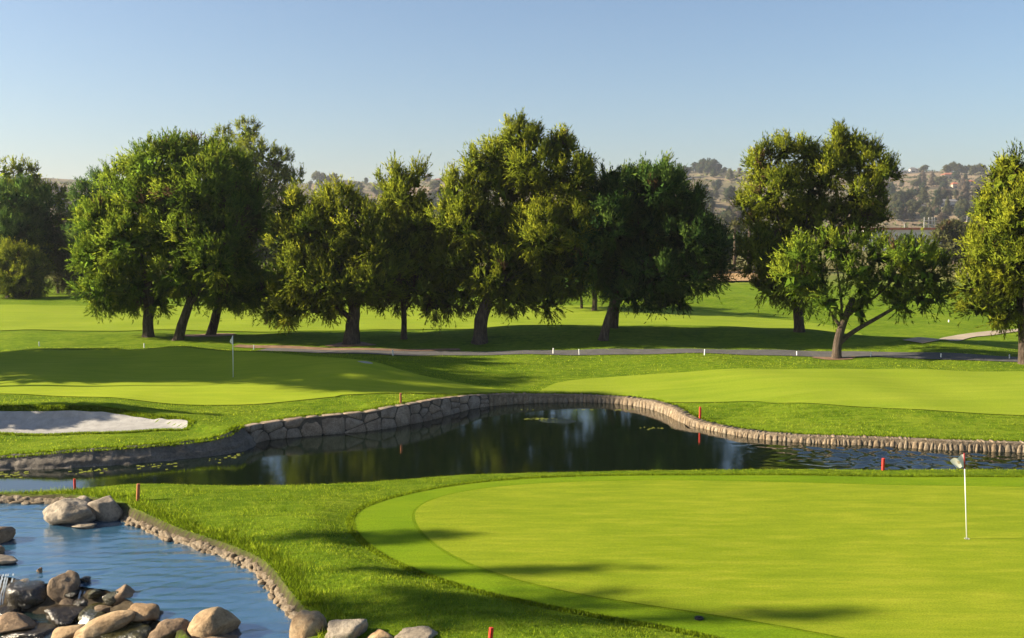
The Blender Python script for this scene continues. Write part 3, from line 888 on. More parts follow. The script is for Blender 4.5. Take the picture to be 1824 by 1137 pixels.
pine((720, 604), [(705, 320, 15, 26), (742, 318, 11, 26), (690, 345, 22, 30), (725, 350, 30, 30), (705, 395, 42, 42), (740, 400, 30, 45), (720, 455, 48, 48), (745, 510, 50, 36), (700, 520, 40, 34), (765, 490, 36, 40), (778, 430, 24, 44), (772, 540, 28, 22), (705, 298, 7, 14), (744, 296, 7, 14), (688, 325, 7, 16)],
     'slender pine with two spiky tops and a thin straight trunk', 26, M_PINE_Y, 12, [(720, 570), (718, 530)], up=0.9)
pine((855, 610), [(925, 252, 34, 36), (890, 280, 34, 38), (945, 290, 45, 50), (1005, 272, 30, 36), (860, 325, 40, 42), (905, 340, 50, 50), (965, 345, 50, 50), (1020, 325, 36, 50), (815, 345, 32, 38), (790, 395, 32, 34), (835, 395, 45, 42), (895, 415, 55, 50), (965, 415, 52, 55), (1025, 400, 36, 60), (815, 465, 45, 44), (880, 480, 55, 48), (950, 485, 55, 48), (1010, 480, 42, 50), (915, 530, 55, 24), (975, 535, 30, 30), (830, 520, 32, 30), (850, 285, 16, 26), (775, 450, 26, 44), (800, 535, 30, 24), (925, 222, 8, 22), (900, 238, 8, 20), (952, 236, 8, 22), (1010, 240, 8, 24), (985, 258, 7, 18), (872, 262, 7, 20), (838, 278, 7, 18), (1040, 275, 7, 20)],
     'tallest pine of the row, with a high pointed lit crown over a curved trunk', 27, M_PINE_Y, 27, [(856, 575), (866, 540), (880, 505)], up=0.85, brown=0.01)
pine((1074, 606), [(1115, 345, 48, 44), (1170, 335, 45, 40), (1215, 365, 42, 44), (1085, 395, 42, 55), (1150, 410, 60, 52), (1225, 420, 50, 50), (1265, 440, 36, 44), (1100, 465, 50, 48), (1170, 480, 60, 48), (1235, 485, 48, 42), (1130, 520, 50, 28), (1195, 532, 40, 20), (1265, 475, 30, 32), (1050, 440, 36, 60), (1060, 350, 30, 40), (1135, 298, 7, 16), (1188, 296, 7, 18), (1212, 312, 7, 16), (1085, 305, 8, 20), (1160, 306, 7, 14)],
     'dark rounded pine on a slim trunk tilting right, end of the row', 28, M_PINE_D, 17, [(1080, 580), (1092, 540), (1105, 505)], up=0.8)
pine((1094, 584), [(1140, 320, 18, 26), (1185, 310, 14, 22), (1110, 340, 40, 40), (1175, 350, 45, 40), (1130, 420, 55, 55), (1170, 490, 50, 40), (1080, 480, 40, 40)],
     'pine hidden behind the dark rounded pine, only trunk and tips showing', 29, M_PINE, 15, [(1096, 550)], up=1.0)
pine((1424, 591), [(1355, 292, 26, 32), (1395, 268, 22, 24), (1435, 270, 26, 28), (1500, 258, 28, 28), (1530, 285, 36, 34), (1568, 312, 26, 30), (1480, 300, 36, 40), (1440, 330, 45, 40), (1375, 340, 45, 42), (1535, 345, 38, 34), (1330, 362, 22, 16), (1375, 405, 50, 40), (1450, 395, 55, 45), (1520, 392, 50, 36), (1350, 450, 38, 40), (1400, 460, 45, 50), (1370, 505, 34, 30), (1420, 515, 38, 36), (1570, 385, 20, 24), (1358, 256, 7, 16), (1395, 244, 7, 18), (1436, 242, 8, 18), (1498, 238, 8, 20), (1520, 236, 8, 20), (1548, 250, 8, 18), (1588, 288, 7, 16), (1480, 262, 7, 18)],
     'tall pine with several spiky tops, standing alone right of the row', 30, M_PINE_Y, 20, [(1422, 560), (1420, 520)], up=0.9)
pine((1489, 639), [(1435, 450, 42, 32), (1495, 440, 45, 28), (1410, 490, 32, 34), (1445, 500, 40, 34), (1475, 535, 34, 26), (1520, 480, 34, 28), (1565, 455, 38, 26), (1620, 450, 45, 28), (1590, 490, 45, 30), (1650, 485, 40, 34), (1540, 510, 34, 22), (1640, 530, 34, 18), (1670, 520, 24, 26), (1600, 540, 30, 12), (1530, 555, 22, 8)],
     'low forked pine with an open crown, nearer than the path', 31, M_PINE, 18, [(1492, 612), (1498, 584)], tint=(0.55, 0.18), dens=1.2,
     fork=[(11, [(1494, 612), (1520, 590), (1575, 560), (1630, 525), (1665, 500)]), (8, [(1498, 584), (1510, 560), (1560, 530), (1600, 490, .6)]), (8, [(1498, 584), (1478, 555), (1450, 515, -.4)]), (7, [(1498, 584), (1500, 540), (1490, 470, -.3)])], limbs=False)
pine((1826, 648), [(1800, 325, 34, 40), (1850, 320, 45, 40), (1775, 385, 34, 44), (1825, 395, 50, 55), (1765, 450, 40, 45), (1820, 465, 55, 50), (1740, 500, 36, 36), (1795, 520, 50, 40), (1750, 545, 38, 28), (1800, 560, 40, 20), (1870, 400, 50, 80), (1880, 500, 50, 60), (1800, 288, 8, 18), (1820, 284, 8, 18), (1778, 310, 8, 20)],
     'large yellow green pine cut off by the picture edge at right', 32, M_PINE_Y, 22, [(1824, 600)], up=0.8)
# left distance
pine((-2, 524), [(30, 355, 45, 38), (75, 375, 36, 40), (0, 375, 40, 40), (35, 410, 50, 40), (88, 410, 26, 34), (70, 440, 30, 26), (-30, 400, 40, 45)],
     'dark umbrella pine with a dense rounded dome, far left', 33, M_PINE_D, 14, [(0, 490), (4, 450)], fine=1.35, up=0.2)
pine((16, 530), [(20, 455, 36, 24), (55, 470, 28, 26), (30, 490, 45, 26), (65, 505, 24, 22), (-15, 480, 30, 34), (40, 520, 36, 12)],
     'low drooping pine under the dark umbrella pine, far left', 34, M_PINE_Y, 13, [(17, 505)], fine=1.25, brown=0.03)
pine((40, 512), [(35, 300, 12, 22), (10, 305, 12, 24), (62, 310, 14, 20), (85, 330, 16, 12), (50, 340, 40, 26), (105, 350, 20, 24), (20, 345, 30, 30)],
     'conifer with upswept spiky branches above the umbrella pine', 35, M_PINE_Y, 12, [(40, 470)], fine=1.5, up=1.2, dens=0.9)
pine((165, 527), [(150, 350, 24, 26), (178, 335, 28, 30), (160, 385, 34, 32), (150, 420, 30, 34), (185, 420, 40, 40)],
     'dark pine behind the three left trunks, partly hidden', 36, M_PINE_D, 14, [(165, 480)], fine=1.3)
pine((104, 523), [(115, 430, 24, 30), (140, 420, 30, 40), (105, 470, 22, 28), (140, 480, 34, 36), (120, 500, 22, 12)],
     'small pale tree with a straight light trunk on the far fairway', 37, M_OLIVE, 5, [(102, 505), (103, 480)], fine=1.2)
pine((110, 517), [(130, 450, 30, 40), (150, 480, 34, 36)], 'small tree with a bent trunk beside the straight light trunk', 38, M_PINE, 6, [(116, 505), (124, 485)], fine=1.4)
pine((1058, 555), [(1050, 470, 40, 36), (1075, 500, 34, 26), (1020, 495, 34, 26), (1050, 430, 30, 30)], 'pine on the far fairway with a thick trunk seen under the row', 39, M_PINE_D, 11, [(1060, 530)], fine=1.4)
pine((1036, 551), [(1030, 490, 30, 30), (1010, 450, 36, 36), (990, 500, 30, 24)], 'pine on the far fairway with a thin trunk seen under the row', 40, M_PINE_D, 6, [(1036, 530)], fine=1.4)

# ------------------------------------------------------------------ trees off the left edge that throw the long shadows over the greens and the near slope
def side_tree(x, y, h, w, seed, label, mat=M_PINE, low=0.35, n=7):
    r = np.random.RandomState(seed)
    g = np.array([x, y, float(H(x, y))])
    root = empty('pine_tree', g, label, 'tree')
    LB = []
    for k in range(n):
        f = low + (1 - low) * (k + 0.6) / n
        ww = w * (1 - 0.4 * max(0, f - 0.55) / 0.45)
        LB.append((r.uniform(-0.3, 0.3) * w, r.uniform(-0.3, 0.3) * ww, h * f - 0.6, 0.6 * ww, 0.6 * ww, max(h * (1 - low) / n * 1.1, 0.3)))
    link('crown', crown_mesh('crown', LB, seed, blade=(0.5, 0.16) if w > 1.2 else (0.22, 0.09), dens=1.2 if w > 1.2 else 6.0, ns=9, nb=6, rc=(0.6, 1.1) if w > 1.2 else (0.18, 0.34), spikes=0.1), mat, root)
    bm = bmesh.new()
    q_ = min(1.0, 0.25 + w * 0.25)
    tube_bm(bm, [(0, 0, -0.2), (0.05, 0, h * 0.3), (0, 0.1, h * 0.8)], [0.3 * q_, 0.2 * q_, 0.07 * q_], 10)
    bm_obj('trunk', bm, M_BARK, root, True)
side_tree(-38, 55.6, 17.0, 5.0, 50, 'dense pine left of the far green, the farthest of four shading it', low=0.22, n=11)
side_tree(-40, 53.0, 16.6, 3.4, 58, 'broad pine left of the far green, second farthest of four shading it', low=0.35, n=9)
side_tree(-37, 50.5, 17.0, 3.2, 54, 'tall pine left of the far green, second nearest of four shading it', low=0.42, n=10)
side_tree(-33.5, 47.4, 17.3, 1.9, 55, 'slim pine left of the far green, the nearest of four shading it', low=0.68, n=8)
side_tree(-27, 41.0, 6.9, 0.9, 57, 'small dense tree added outside the left edge to shade the sand bunker', low=0.40, n=7)  # unseen tree, put here for the shade band on the sand
side_tree(-30, 17.8, 18.6, 0.42, 51, 'slim tree casting the lower shadow streak on the near green', low=0.86, n=6)
side_tree(-28, 20.7, 15.4, 0.26, 52, 'thin tree casting the upper shadow streak on the near green', low=0.82, n=6)
side_tree(-28, 18.6, 14.6, 1.3, 53, 'bushy tree shading the grass slope beside the pool', low=0.88, n=5)
side_tree(-30, 23.2, 14.2, 0.9, 56, 'slender tree beside the pool outside the left edge', low=0.88, n=4)

# ------------------------------------------------------------------ belt of trees across the far end of the course
BELT = []
def belt_tree(kind, seed):
    r = np.random.RandomState(seed)
    h = 10.0
    LB = []
    if kind == 'round':
        for k in range(9):
            a = r.uniform(0, 6.28); q = r.uniform(0.2, 1) * 2.8
            LB.append((math.cos(a) * q, math.sin(a) * q, r.uniform(4.0, 8.2), r.uniform(1.4, 2.3), r.uniform(1.4, 2.3), r.uniform(1.2, 1.9)))
    elif kind == 'tall':
        for k in range(9):
            f = k / 8
            q = (1 - f) * 1.6 + 0.2; a = r.uniform(0, 6.28)
            LB.append((math.cos(a) * q * 0.7, math.sin(a) * q * 0.7, 2.6 + 7.0 * f, 0.8 + 1.3 * (1 - f), 0.8 + 1.3 * (1 - f), 1.1))
    else:
        for k in range(7):
            a = r.uniform(0, 6.28); q = r.uniform(0.2, 1) * 2.2
            LB.append((math.cos(a) * q, math.sin(a) * q, r.uniform(1.6, 6.5), r.uniform(1.2, 2.0), r.uniform(1.2, 2.0), r.uniform(1.3, 2.0)))
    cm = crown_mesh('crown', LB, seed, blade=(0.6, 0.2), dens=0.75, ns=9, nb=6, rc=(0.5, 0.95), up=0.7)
    bm = bmesh.new()
    tube_bm(bm, [(0, 0, -0.3), (0.1, 0, 2.0), (0.0, 0.1, 4.5), (0.1, 0, 7)], [0.3, 0.24, 0.17, 0.06], 8)
    bmesh.ops.recalc_face_normals(bm, faces=bm.faces)
    tm = bpy.data.meshes.new('trunk'); bm.to_mesh(tm); bm.free()
    tm.materials.append(M_BARK)
    return cm, tm
BK = {}
for kind, seed in (('round', 60), ('tall', 61), ('bushy', 62), ('round', 63), ('bushy', 64)):
    BK.setdefault(kind, []).append(belt_tree(kind, seed))
_mc = {}
def place_belt(px, py, d, h, kind, mat, label, group, var=0, wid=1.0, name='tree', cat='tree'):
    g = at_d(px, py, d)
    g[2] = float(H(g[0], g[1])) if d < 420 else float(hill_z(np.array(g[0]), np.array(g[1])))
    cm, tm = BK[kind][var % len(BK[kind])]
    key = (cm.name, mat.name)
    if key not in _mc:
        c2 = cm.copy(); c2.materials.clear(); c2.materials.append(mat); _mc[key] = c2
    root = empty(name, g, label, cat, group)
    s = h / 10.0
    root.scale = (s * wid, s * wid, s)
    root.rotation_euler = (0, 0, random.uniform(0, 6.28))
    for nm, m_ in (('crown', _mc[key]), ('trunk', tm)):
        o = bpy.data.objects.new(nm, m_); COL.objects.link(o); o.parent = root
    return root
# px, depth, height, kind, material
belt = []
rb = np.random.RandomState(3)
for px in list(range(-160, 1300, 42)) + list(range(1860, 2400, 60)):
    belt.append((px + rb.uniform(-14, 14), rb.uniform(150, 205), rb.uniform(7, 11.5), rb.choice(['round', 'tall', 'bushy']), [M_PINE, M_PINE_D, M_PINE_Y][rb.randint(3)]))
for px, d, h, k, m_ in belt:
    col_ = {'pine_needles': 'mid green', 'pine_needles_dark': 'dark green', 'pine_needles_yellowish': 'yellowish'}[m_.name]
    wh_ = 'at the far left' if px < 150 else 'behind the three left trunks' if px < 500 else 'behind the middle of the row' if px < 900 else 'behind the dark rounded pine' if px < 1500 else 'beyond the right edge'
    place_belt(px, 470, d, h, k, m_, col_ + ' ' + {'round': 'rounded', 'tall': 'slender', 'bushy': 'bushy'}[k] + ' distant tree ' + wh_, col_ + ' ' + k + ' far fairway trees ' + wh_, rb.randint(2), rb.uniform(0.9, 1.3))
for i, (px, d, h, k, m_, lab) in enumerate([
        (1700, 205, 11.0, 'bushy', M_OLIVE, 'pale feathery tree behind the low forked pine'),
        (1745, 215, 8.5, 'round', M_OLIVE, 'pale rounded tree half hidden by the right hand pine'),
        (1675, 190, 4.5, 'bushy', M_PINE, 'small bright green bush below the white wall'),
        (1610, 200, 6.0, 'round', M_PINE_D, 'dark tree low behind the forked pine'),
        (1650, 180, 5.5, 'bushy', M_PINE_Y, 'yellowish bush behind the forked pine'),
        (1345, 190, 7.0, 'bushy', M_OLIVE, 'pale bush between the dark rounded pine and the spiky pine'),
        (1300, 178, 6.5, 'round', M_PINE_D, 'dark bush under the palms'),
        (1270, 185, 5.0, 'bushy', M_PINE_D, 'low dark bush at the edge of the dry grass'),
        (1375, 182, 7.5, 'round', M_PINE, 'green bush behind the spiky pine'),
        (1790, 200, 9.0, 'round', M_PINE_Y, 'yellow green tree behind the right hand pine'),
        (1830, 210, 10.0, 'bushy', M_OLIVE, 'pale tree at the far right edge')]):
    place_belt(px, 470, d, h, k, m_, lab, None, i, 1.25, 'bush' if 'bush' in lab else 'tree', 'bush' if 'bush' in lab else 'tree')

# palms
def palm(px, d, h, seed, label):
    r = np.random.RandomState(seed)
    g = at_d(px, 450, d); g[2] = float(H(g[0], g[1]))
    root = empty('palm_tree', g, label, 'palm tree', None)
    bm = bmesh.new()
    tube_bm(bm, [(0, 0, -0.2), (0.1, 0, h * 0.5), (0, 0, h - 0.3)], [0.32, 0.26, 0.24], 8)
    bm_obj('trunk', bm, M_BARK, root, True)
    V = []; tn = []
    for k in range(46):
        a = r.uniform(0, 6.28); e = r.uniform(-0.7, 1.3)
        dr = np.array([math.cos(a) * math.cos(e), math.sin(a) * math.cos(e), math.sin(e)])
        side = unit(np.cross(dr, [0, 0, 1]))
        L = r.uniform(1.6, 2.3)
        p0 = np.array([0, 0, h - 0.2])
        for q in range(9):
            t = 0.25 + 0.75 * q / 8
            c = p0 + dr * L * t - np.array([0, 0, 0.55 * t * t * L * 0.5])
            for sg in (-1, 1):
                tip = c + side * sg * 0.55 * (1.15 - t) + dr * 0.45 - np.array([0, 0, 0.15])
                V += [c - dr * 0.08, c + dr * 0.08, tip]; tn += [0.45 + 0.4 * (e > 0)] * 3
    nr = unit(np.array(V) - np.array([0, 0, h - 0.6]))
    link('crown', mesh_tris('crown', np.array(V), np.arange(len(V)).reshape(-1, 3), {'tint': tn, 'nrm': nr}), M_OLIVE, root)
palm(1308, 172, 7.9, 71, 'palm tree with a bushy crown, left of two by the spiky pine')
palm(1334, 170, 8.4, 72, 'palm tree with a bushy crown, right of two by the spiky pine')

# ------------------------------------------------------------------ far hillside trees, scrub and houses
HM = {'oak': M_SCRUB, 'dark': M_SCRUB_D, 'twig': M_BARE}
rh = np.random.RandomState(8)
wins = [(80, 135, 325, 400, 14, 'seen beside the umbrella pine at far left'), (540, 700, 328, 400, 55, 'seen above the wide low yellowish pine'), (755, 812, 322, 400, 16, 'seen left of the tallest pine'),
        (1208, 1345, 306, 440, 75, 'below the round hill'), (1565, 1760, 308, 402, 95, 'on the slope with the houses')]
kinds = {'oak': ('dull green', M_SCRUB), 'dark': ('dark green', M_SCRUB_D), 'twig': ('bare brownish', M_BARE)}
shapes = {'round': 'rounded', 'tall': 'slender', 'bushy': 'low bushy'}
for x0, x1, y0, y1, n, where in wins:
    for k in range(n):
        px = rh.uniform(x0, x1); py = y0 + (y1 - y0) * rh.uniform(0, 1) ** 0.8
        g = hit_hill(px, py)
        kind = ['oak', 'dark', 'twig', 'oak', 'dark'][rh.randint(5)]
        form = ['round', 'tall', 'bushy'][rh.randint(3)]
        hh = rh.uniform(6, 13) * (0.75 + 0.25 * (g[1] / 900))
        desc, m_ = kinds[kind]
        lab = desc + ' ' + shapes[form] + ' hillside tree ' + where
        place_belt(px, py, g[1], hh, form, m_, lab, desc + ' ' + shapes[form] + ' hillside trees ' + where, rh.randint(2), rh.uniform(0.9, 1.5), 'hillside_tree')
# clump of dark trees crowning the round hill
for i, (px, hh, kd) in enumerate([(1229, 9, 'round'), (1238, 14, 'round'), (1246, 16, 'bushy'), (1254, 18, 'round'), (1262, 17, 'tall'), (1270, 17, 'round'), (1281, 15, 'bushy'), (1290, 9, 'round'), (1330, 5, 'round')]):
    g = hit_hill(px, 310 if i < 7 else 312)
    place_belt(px, 310, max(g[1], 1200), hh, kd, M_SCRUB_D, 'dark tree in the clump crowning the round hill', 'dark trees crowning the round hill', i, 1.1, 'hillside_tree')
for i, (px, hh) in enumerate([(1690, 14), (1702, 16), (1713, 13), (1722, 12), (1738, 12), (1748, 13), (568, 18), (592, 14), (584, 12)]):
    place_belt(px, 315, 1290, hh, 'round', M_SCRUB, 'green tree on the skyline ' + ('by the grey roofed house' if px > 1000 else 'above the wide low yellowish pine'), 'green trees on the skyline ' + ('at right' if px > 1000 else 'at left'), i, 1.3, 'hillside_tree')
# scrub: one mass of small bushes
ns_ = 5600
a = rh.uniform(-0.75, 0.75, ns_); d_ = 460 + 880 * rh.uniform(0, 1, ns_) ** 0.7
SX, SY = a * d_, d_; SZ = hill_z(SX, SY)
nt_ = 10
c = np.stack([SX, SY, SZ + 0.8], -1)[:, None] + rh.normal(size=(ns_, nt_, 3)) * np.array([1.7, 1.7, 0.7])
e1 = unit(rh.normal(size=(ns_, nt_, 3))) * 1.0; e2 = unit(np.cross(e1, rh.normal(size=(ns_, nt_, 3)))) * 0.9
V = np.stack([c - e1 - e2, c + e1 - e2 * 0.4, c + e2 * 1.2], 2).reshape(-1, 3)
tn = np.repeat(np.clip(rh.normal(0.5, 0.2, ns_), 0.12, 0.95), nt_ * 3)
tag(link('hillside_scrub', mesh_tris('hillside_scrub', V, np.arange(len(V)).reshape(-1, 3), {'tint': tn, 'nrm': unit(np.repeat((c - c.mean(1, keepdims=True)).reshape(-1, 3), 3, 0) + np.array([0, 0, 0.8]))}), M_SCRUB), 'low grey green scrub dotted over the dry hills', 'scrub', kind='stuff')

def house(px, py, wpx, hpx, label, wall=None, roof=None, form='hip', nwin=3, d=None, deep=0.7):
    g = hit_hill(px, py)
    if d: g = at_d(px, py, d)
    s = g[1] / FPX
    w, h = wpx * s, hpx * s
    dp = max(w * deep, 5)
    root = empty('house', g + np.array([0, dp * 0.5, 0]), label, 'house')
    wm = wall or M_STUCCO; rm = roof or M_ROOFG
    bm = bmesh.new(); box_bm(bm, (0, 0, h * 0.30), (w, dp, h * 0.75 + 2)); bm_obj('wall', bm, wm, root)
    bm = bmesh.new(); e = 0.5
    z0 = h * 0.675 + 1.0
    bs = [(-w / 2 - e, -dp / 2 - e, z0), (w / 2 + e, -dp / 2 - e, z0), (w / 2 + e, dp / 2 + e, z0), (-w / 2 - e, dp / 2 + e, z0)]
    vb = [bm.verts.new(p) for p in bs]; vl = [bm.verts.new((p[0], p[1], p[2] + 0.3)) for p in bs]
    ins = 0.0 if form == 'gable' else min(w, dp) * 0.4
    if form == 'flat':
        bm.faces.new(vl)
    else:
        r0 = bm.verts.new((-w / 2 - e + ins, 0, z0 + 0.3 + h * 0.32)); r1 = bm.verts.new((w / 2 + e - ins, 0, z0 + 0.3 + h * 0.32))
        bm.faces.new((vl[0], vl[1], r1, r0)); bm.faces.new((vl[2], vl[3], r0, r1)); bm.faces.new((vl[1], vl[2], r1)); bm.faces.new((vl[3], vl[0], r0))
    bm.faces.new(vb[::-1])
    for k in range(4): bm.faces.new((vb[k], vb[(k + 1) % 4], vl[(k + 1) % 4], vl[k]))
    bm_obj('roof', bm, rm, root)
    for k in range(nwin):
        xx = (-0.5 + (k + 0.7) / (nwin + 0.4)) * w
        bm = bmesh.new(); box_bm(bm, (xx, -dp / 2 - 0.06, h * 0.36), (w * 0.5 / max(nwin, 1), 0.16, h * 0.27)); bm_obj('window', bm, M_GLASSW, root)
    return root
house(1688, 371, 34, 13, 'white two storey house with large windows on the middle slope', None, M_ROOFG, 'gable', 3)
house(1707, 371, 16, 9, 'small white annex right of the white two storey house', None, M_ROOFG, 'flat', 1)
house(1729, 371, 12, 8, 'pale house beside the right hand pine on the middle slope', None, M_ROOFG, 'gable', 1)
house(1693, 320, 22, 10, 'beige house below the skyline trees', M_STUCCOB, M_ROOFR, 'hip', 3)
house(1727, 332, 20, 9, 'beige house on the upper slope nearest the right hand pine', M_STUCCOB, M_ROOFR, 'hip', 2)
house(1702, 338, 10, 11, 'narrow beige house on the upper slope', M_STUCCOB, M_ROOFR, 'hip', 1)
house(1607, 309, 22, 5, 'long low white house at the left end of the skyline', None, M_ROOFG, 'flat', 3, d=1330)
house(1627, 309, 11, 9, 'white skyline house with an overhanging roof, left one of a pair', None, M_ROOFG, 'hip', 1, d=1330)
house(1640, 309, 11, 8, 'white skyline house with an overhanging roof, right one of a pair', None, M_ROOFG, 'hip', 1, d=1330)
house(1672, 310, 20, 4, 'low pale house in the middle of the skyline', None, M_ROOFG, 'flat', 2, d=1340)
house(1690, 306, 14, 5, 'grey roofed house by the skyline trees', M_STUCCOB, M_ROOFG, 'hip', 2, d=1335)
house(1587, 349, 22, 5, 'long white building low on the slope beside the spiky pine', None, M_ROOFG, 'flat', 3)
house(1613, 377, 12, 7, 'small white house among trees at the foot of the slope', None, M_ROOFG, 'gable', 1)
house(1640, 374, 16, 6, 'cream house behind the bare trees at the foot of the slope', M_STUCCOB, M_ROOFG, 'hip', 2)
house(1227, 322, 10, 4, 'small white roofed house left under the round hill', None, M_ROOFG, 'gable', 1)
house(783, 326, 20, 6, 'pale house on the hilltop seen between two pines', M_STUCCOB, M_ROOFR, 'hip', 2, d=1250)
house(1240, 345, 10, 5, 'cream house on the slope behind the dark rounded pine', M_STUCCOB, M_ROOFG, 'gable', 1)
# long white wall with its red coping
g = at_d(1640, 413, 330)
root = empty('boundary_wall', (g[0], g[1], float(H(g[0], g[1]))), 'long pale wall with a red tiled top beyond the course', 'wall')
zt = g[2] + 0.6
bm = bmesh.new(); box_bm(bm, (0, 0, zt / 2), (38, 0.6, zt)); bm_obj('wall', bm, M_STUCCO, root)
bm = bmesh.new(); box_bm(bm, (0, 0, zt + 0.35), (38.6, 1.5, 0.7)); bm_obj('coping', bm, M_ROOFR, root)
# steel lattice frame, lamp, pole behind the wall
g = at_d(1655, 405, 420); g[2] = 5.0
root = empty('lattice_frame', g, 'pale steel lattice frame rising behind the long wall', 'frame')
sp_ = 420 / FPX
for dx in (-9, -1, 5, 9):
    bm = bmesh.new(); box_bm(bm, (dx * sp_, 0, 3.5), (0.3, 0.3, 7.2)); bm_obj('post', bm, M_METAL, root)
for z in (2.6, 4.0, 5.6):
    bm = bmesh.new(); box_bm(bm, (0, -0.32, z), (20 * sp_, 0.3, 0.3)); bm_obj('crossbar', bm, M_METAL, root)
g = at_d(1611, 405, 415); g[2] = 4
root = empty('street_lamp', g, 'street lamp with a curved arm behind the long wall', 'street lamp')
bm = bmesh.new(); tube_bm(bm, [(0, 0, 0), (0, 0, 5.0), (-0.6, 0, 6.2), (-1.8, 0, 6.9), (-2.8, 0, 7.0)], [0.16, 0.14, 0.12, 0.1, 0.1], 8); bm_obj('pole', bm, M_METAL, root)
bm = bmesh.new(); box_bm(bm, (-3.0, 0, 6.95), (0.9, 0.35, 0.22), 0.05); bm_obj('lamp_head', bm, M_METAL, root)
g = at_d(1722, 405, 410); g[2] = 4
root = empty('utility_pole', g, 'pale utility pole next to the right hand pine', 'pole')
bm = bmesh.new(); tube_bm(bm, [(0, 0, 0), (0, 0, 8.5)], [0.2, 0.14], 8); bm_obj('pole', bm, M_METAL, root)
bm = bmesh.new(); box_bm(bm, (0, -0.2, 7.6), (2.4, 0.15, 0.2)); bm_obj('crossarm', bm, M_METAL, root)

# ------------------------------------------------------------------ stone walls
def frame(P, Zt):
    """arc length helpers along a bank line; water on the right hand side"""
    L = np.r_[0, np.cumsum(np.linalg.norm(np.diff(P, axis=0), axis=1))]
    t = np.gradient(P, axis=0); t /= np.linalg.norm(t, axis=1)[:, None]
    nrm = np.column_stack([t[:, 1], -t[:, 0]])
    def f(s):
        p = np.array([np.interp(s, L, P[:, 0]), np.interp(s, L, P[:, 1])])
        n = np.array([np.interp(s, L, nrm[:, 0]), np.interp(s, L, nrm[:, 1])])
        return p, n / np.linalg.norm(n), float(np.interp(s, L, Zt))
    return L, f
def clip_cell(poly, a, b):
    """keep the part of poly nearer a than b"""
    m = (a + b) / 2; d = b - a
    out = []
    for i in range(len(poly)):
        p, q = poly[i], poly[(i + 1) % len(poly)]
        fp, fq = np.dot(p - m, d), np.dot(q - m, d)
        if fp <= 0: out.append(p)
        if fp * fq < 0: out.append(p + (q - p) * (fp / (fp - fq)))
    return out
def cells(pts, s0, s1, hgt):
    res = []
    for i, a in enumerate(pts):
        poly = [np.array(p) for p in ((s0, 0), (s1, 0), (s1, hgt), (s0, hgt))]
        for j, b in enumerate(pts):
            if i != j and abs(a[0] - b[0]) < 2.5 and len(poly) > 2:
                poly = clip_cell(poly, a, b)
        if len(poly) > 2: res.append((a, np.array(poly)))
    return res
def shrink(poly, c, d):
    out = []
    for p in poly:
        v = p - c; l = np.linalg.norm(v) + 1e-6
        out.append(c + v * max(0.35, (l - d) / l))
    return np.array(out)
def stone_piece(poly, f, z0, zspan, parent, mat, back, out, bulge, joint, seed, lean=0.0, smooth=True):
    r = np.random.RandomState(seed)
    c = poly.mean(0)
    # round the corners a little
    P2 = np.stack([0.86 * poly + 0.14 * np.roll(poly, -1, 0), 0.14 * poly + 0.86 * np.roll(poly, -1, 0)], 1).reshape(-1, 2) if len(poly) < 9 else poly
    P2 = shrink(P2, c, joint)
    Vs = []
    rings = [(P2, -back), (P2, out * 0.35), (shrink(P2, c, joint * 1.2 + 0.015), out), (c + (P2 - c) * 0.55, out + bulge)]
    n = len(P2)
    for ring, dep in rings:
        for p in ring:
            q, nr, zt = f(p[0])
            z = z0 + p[1] * (zt - z0) / zspan
            dd = dep - lean * p[1] / zspan + r.uniform(-0.012, 0.012)
            Vs.append((q[0] + nr[0] * dd, q[1] + nr[1] * dd, z))
    q, nr, zt = f(c[0])
    dd = out + bulge * 1.15 - lean * c[1] / zspan
    Vs.append((q[0] + nr[0] * dd, q[1] + nr[1] * dd, z0 + c[1] * (zt - z0) / zspan))
    F = []
    for k in range(3):
        for i in range(n):
            F.append((k * n + i, k * n + (i + 1) % n, (k + 1) * n + (i + 1) % n, (k + 1) * n + i))
    for i in range(n): F.append((3 * n + i, 3 * n + (i + 1) % n, 4 * n))
    F.append(tuple(range(n))[::-1])
    V = np.array(Vs) - np.array(parent.location)
    me = bpy.data.meshes.new('stone'); me.from_pydata([tuple(v) for v in V], [], F); me.update()
    return link('stone', me, mat, parent, smooth)
def backing(P, Zt, z0, parent, off, thick, name='mortar', mat=None):
    t = np.gradient(P, axis=0); t /= np.linalg.norm(t, axis=1)[:, None]
    nrm = np.column_stack([t[:, 1], -t[:, 0]])
    A = np.column_stack([P + nrm * off, np.full(len(P), z0)]); B = np.column_stack([P + nrm * (off - 0.02), Zt - 0.03])
    C = np.column_stack([P + nrm * (off - thick), Zt - 0.03]); D = np.column_stack([P + nrm * (off - thick), np.full(len(P), z0)])
    n = len(P)
    V = np.vstack([A, B, C, D]) - np.array(parent.location)
    F = []
    for k in range(3):
        for i in range(n - 1):
            F.append((k * n + i, k * n + i + 1, (k + 1) * n + i + 1, (k + 1) * n + i))
    me = bpy.data.meshes.new(name); me.from_pydata([tuple(v) for v in V], [], F); me.update()
    return link(name, me, mat or M_MORTAR, parent)

bx = BANK[:, 3]
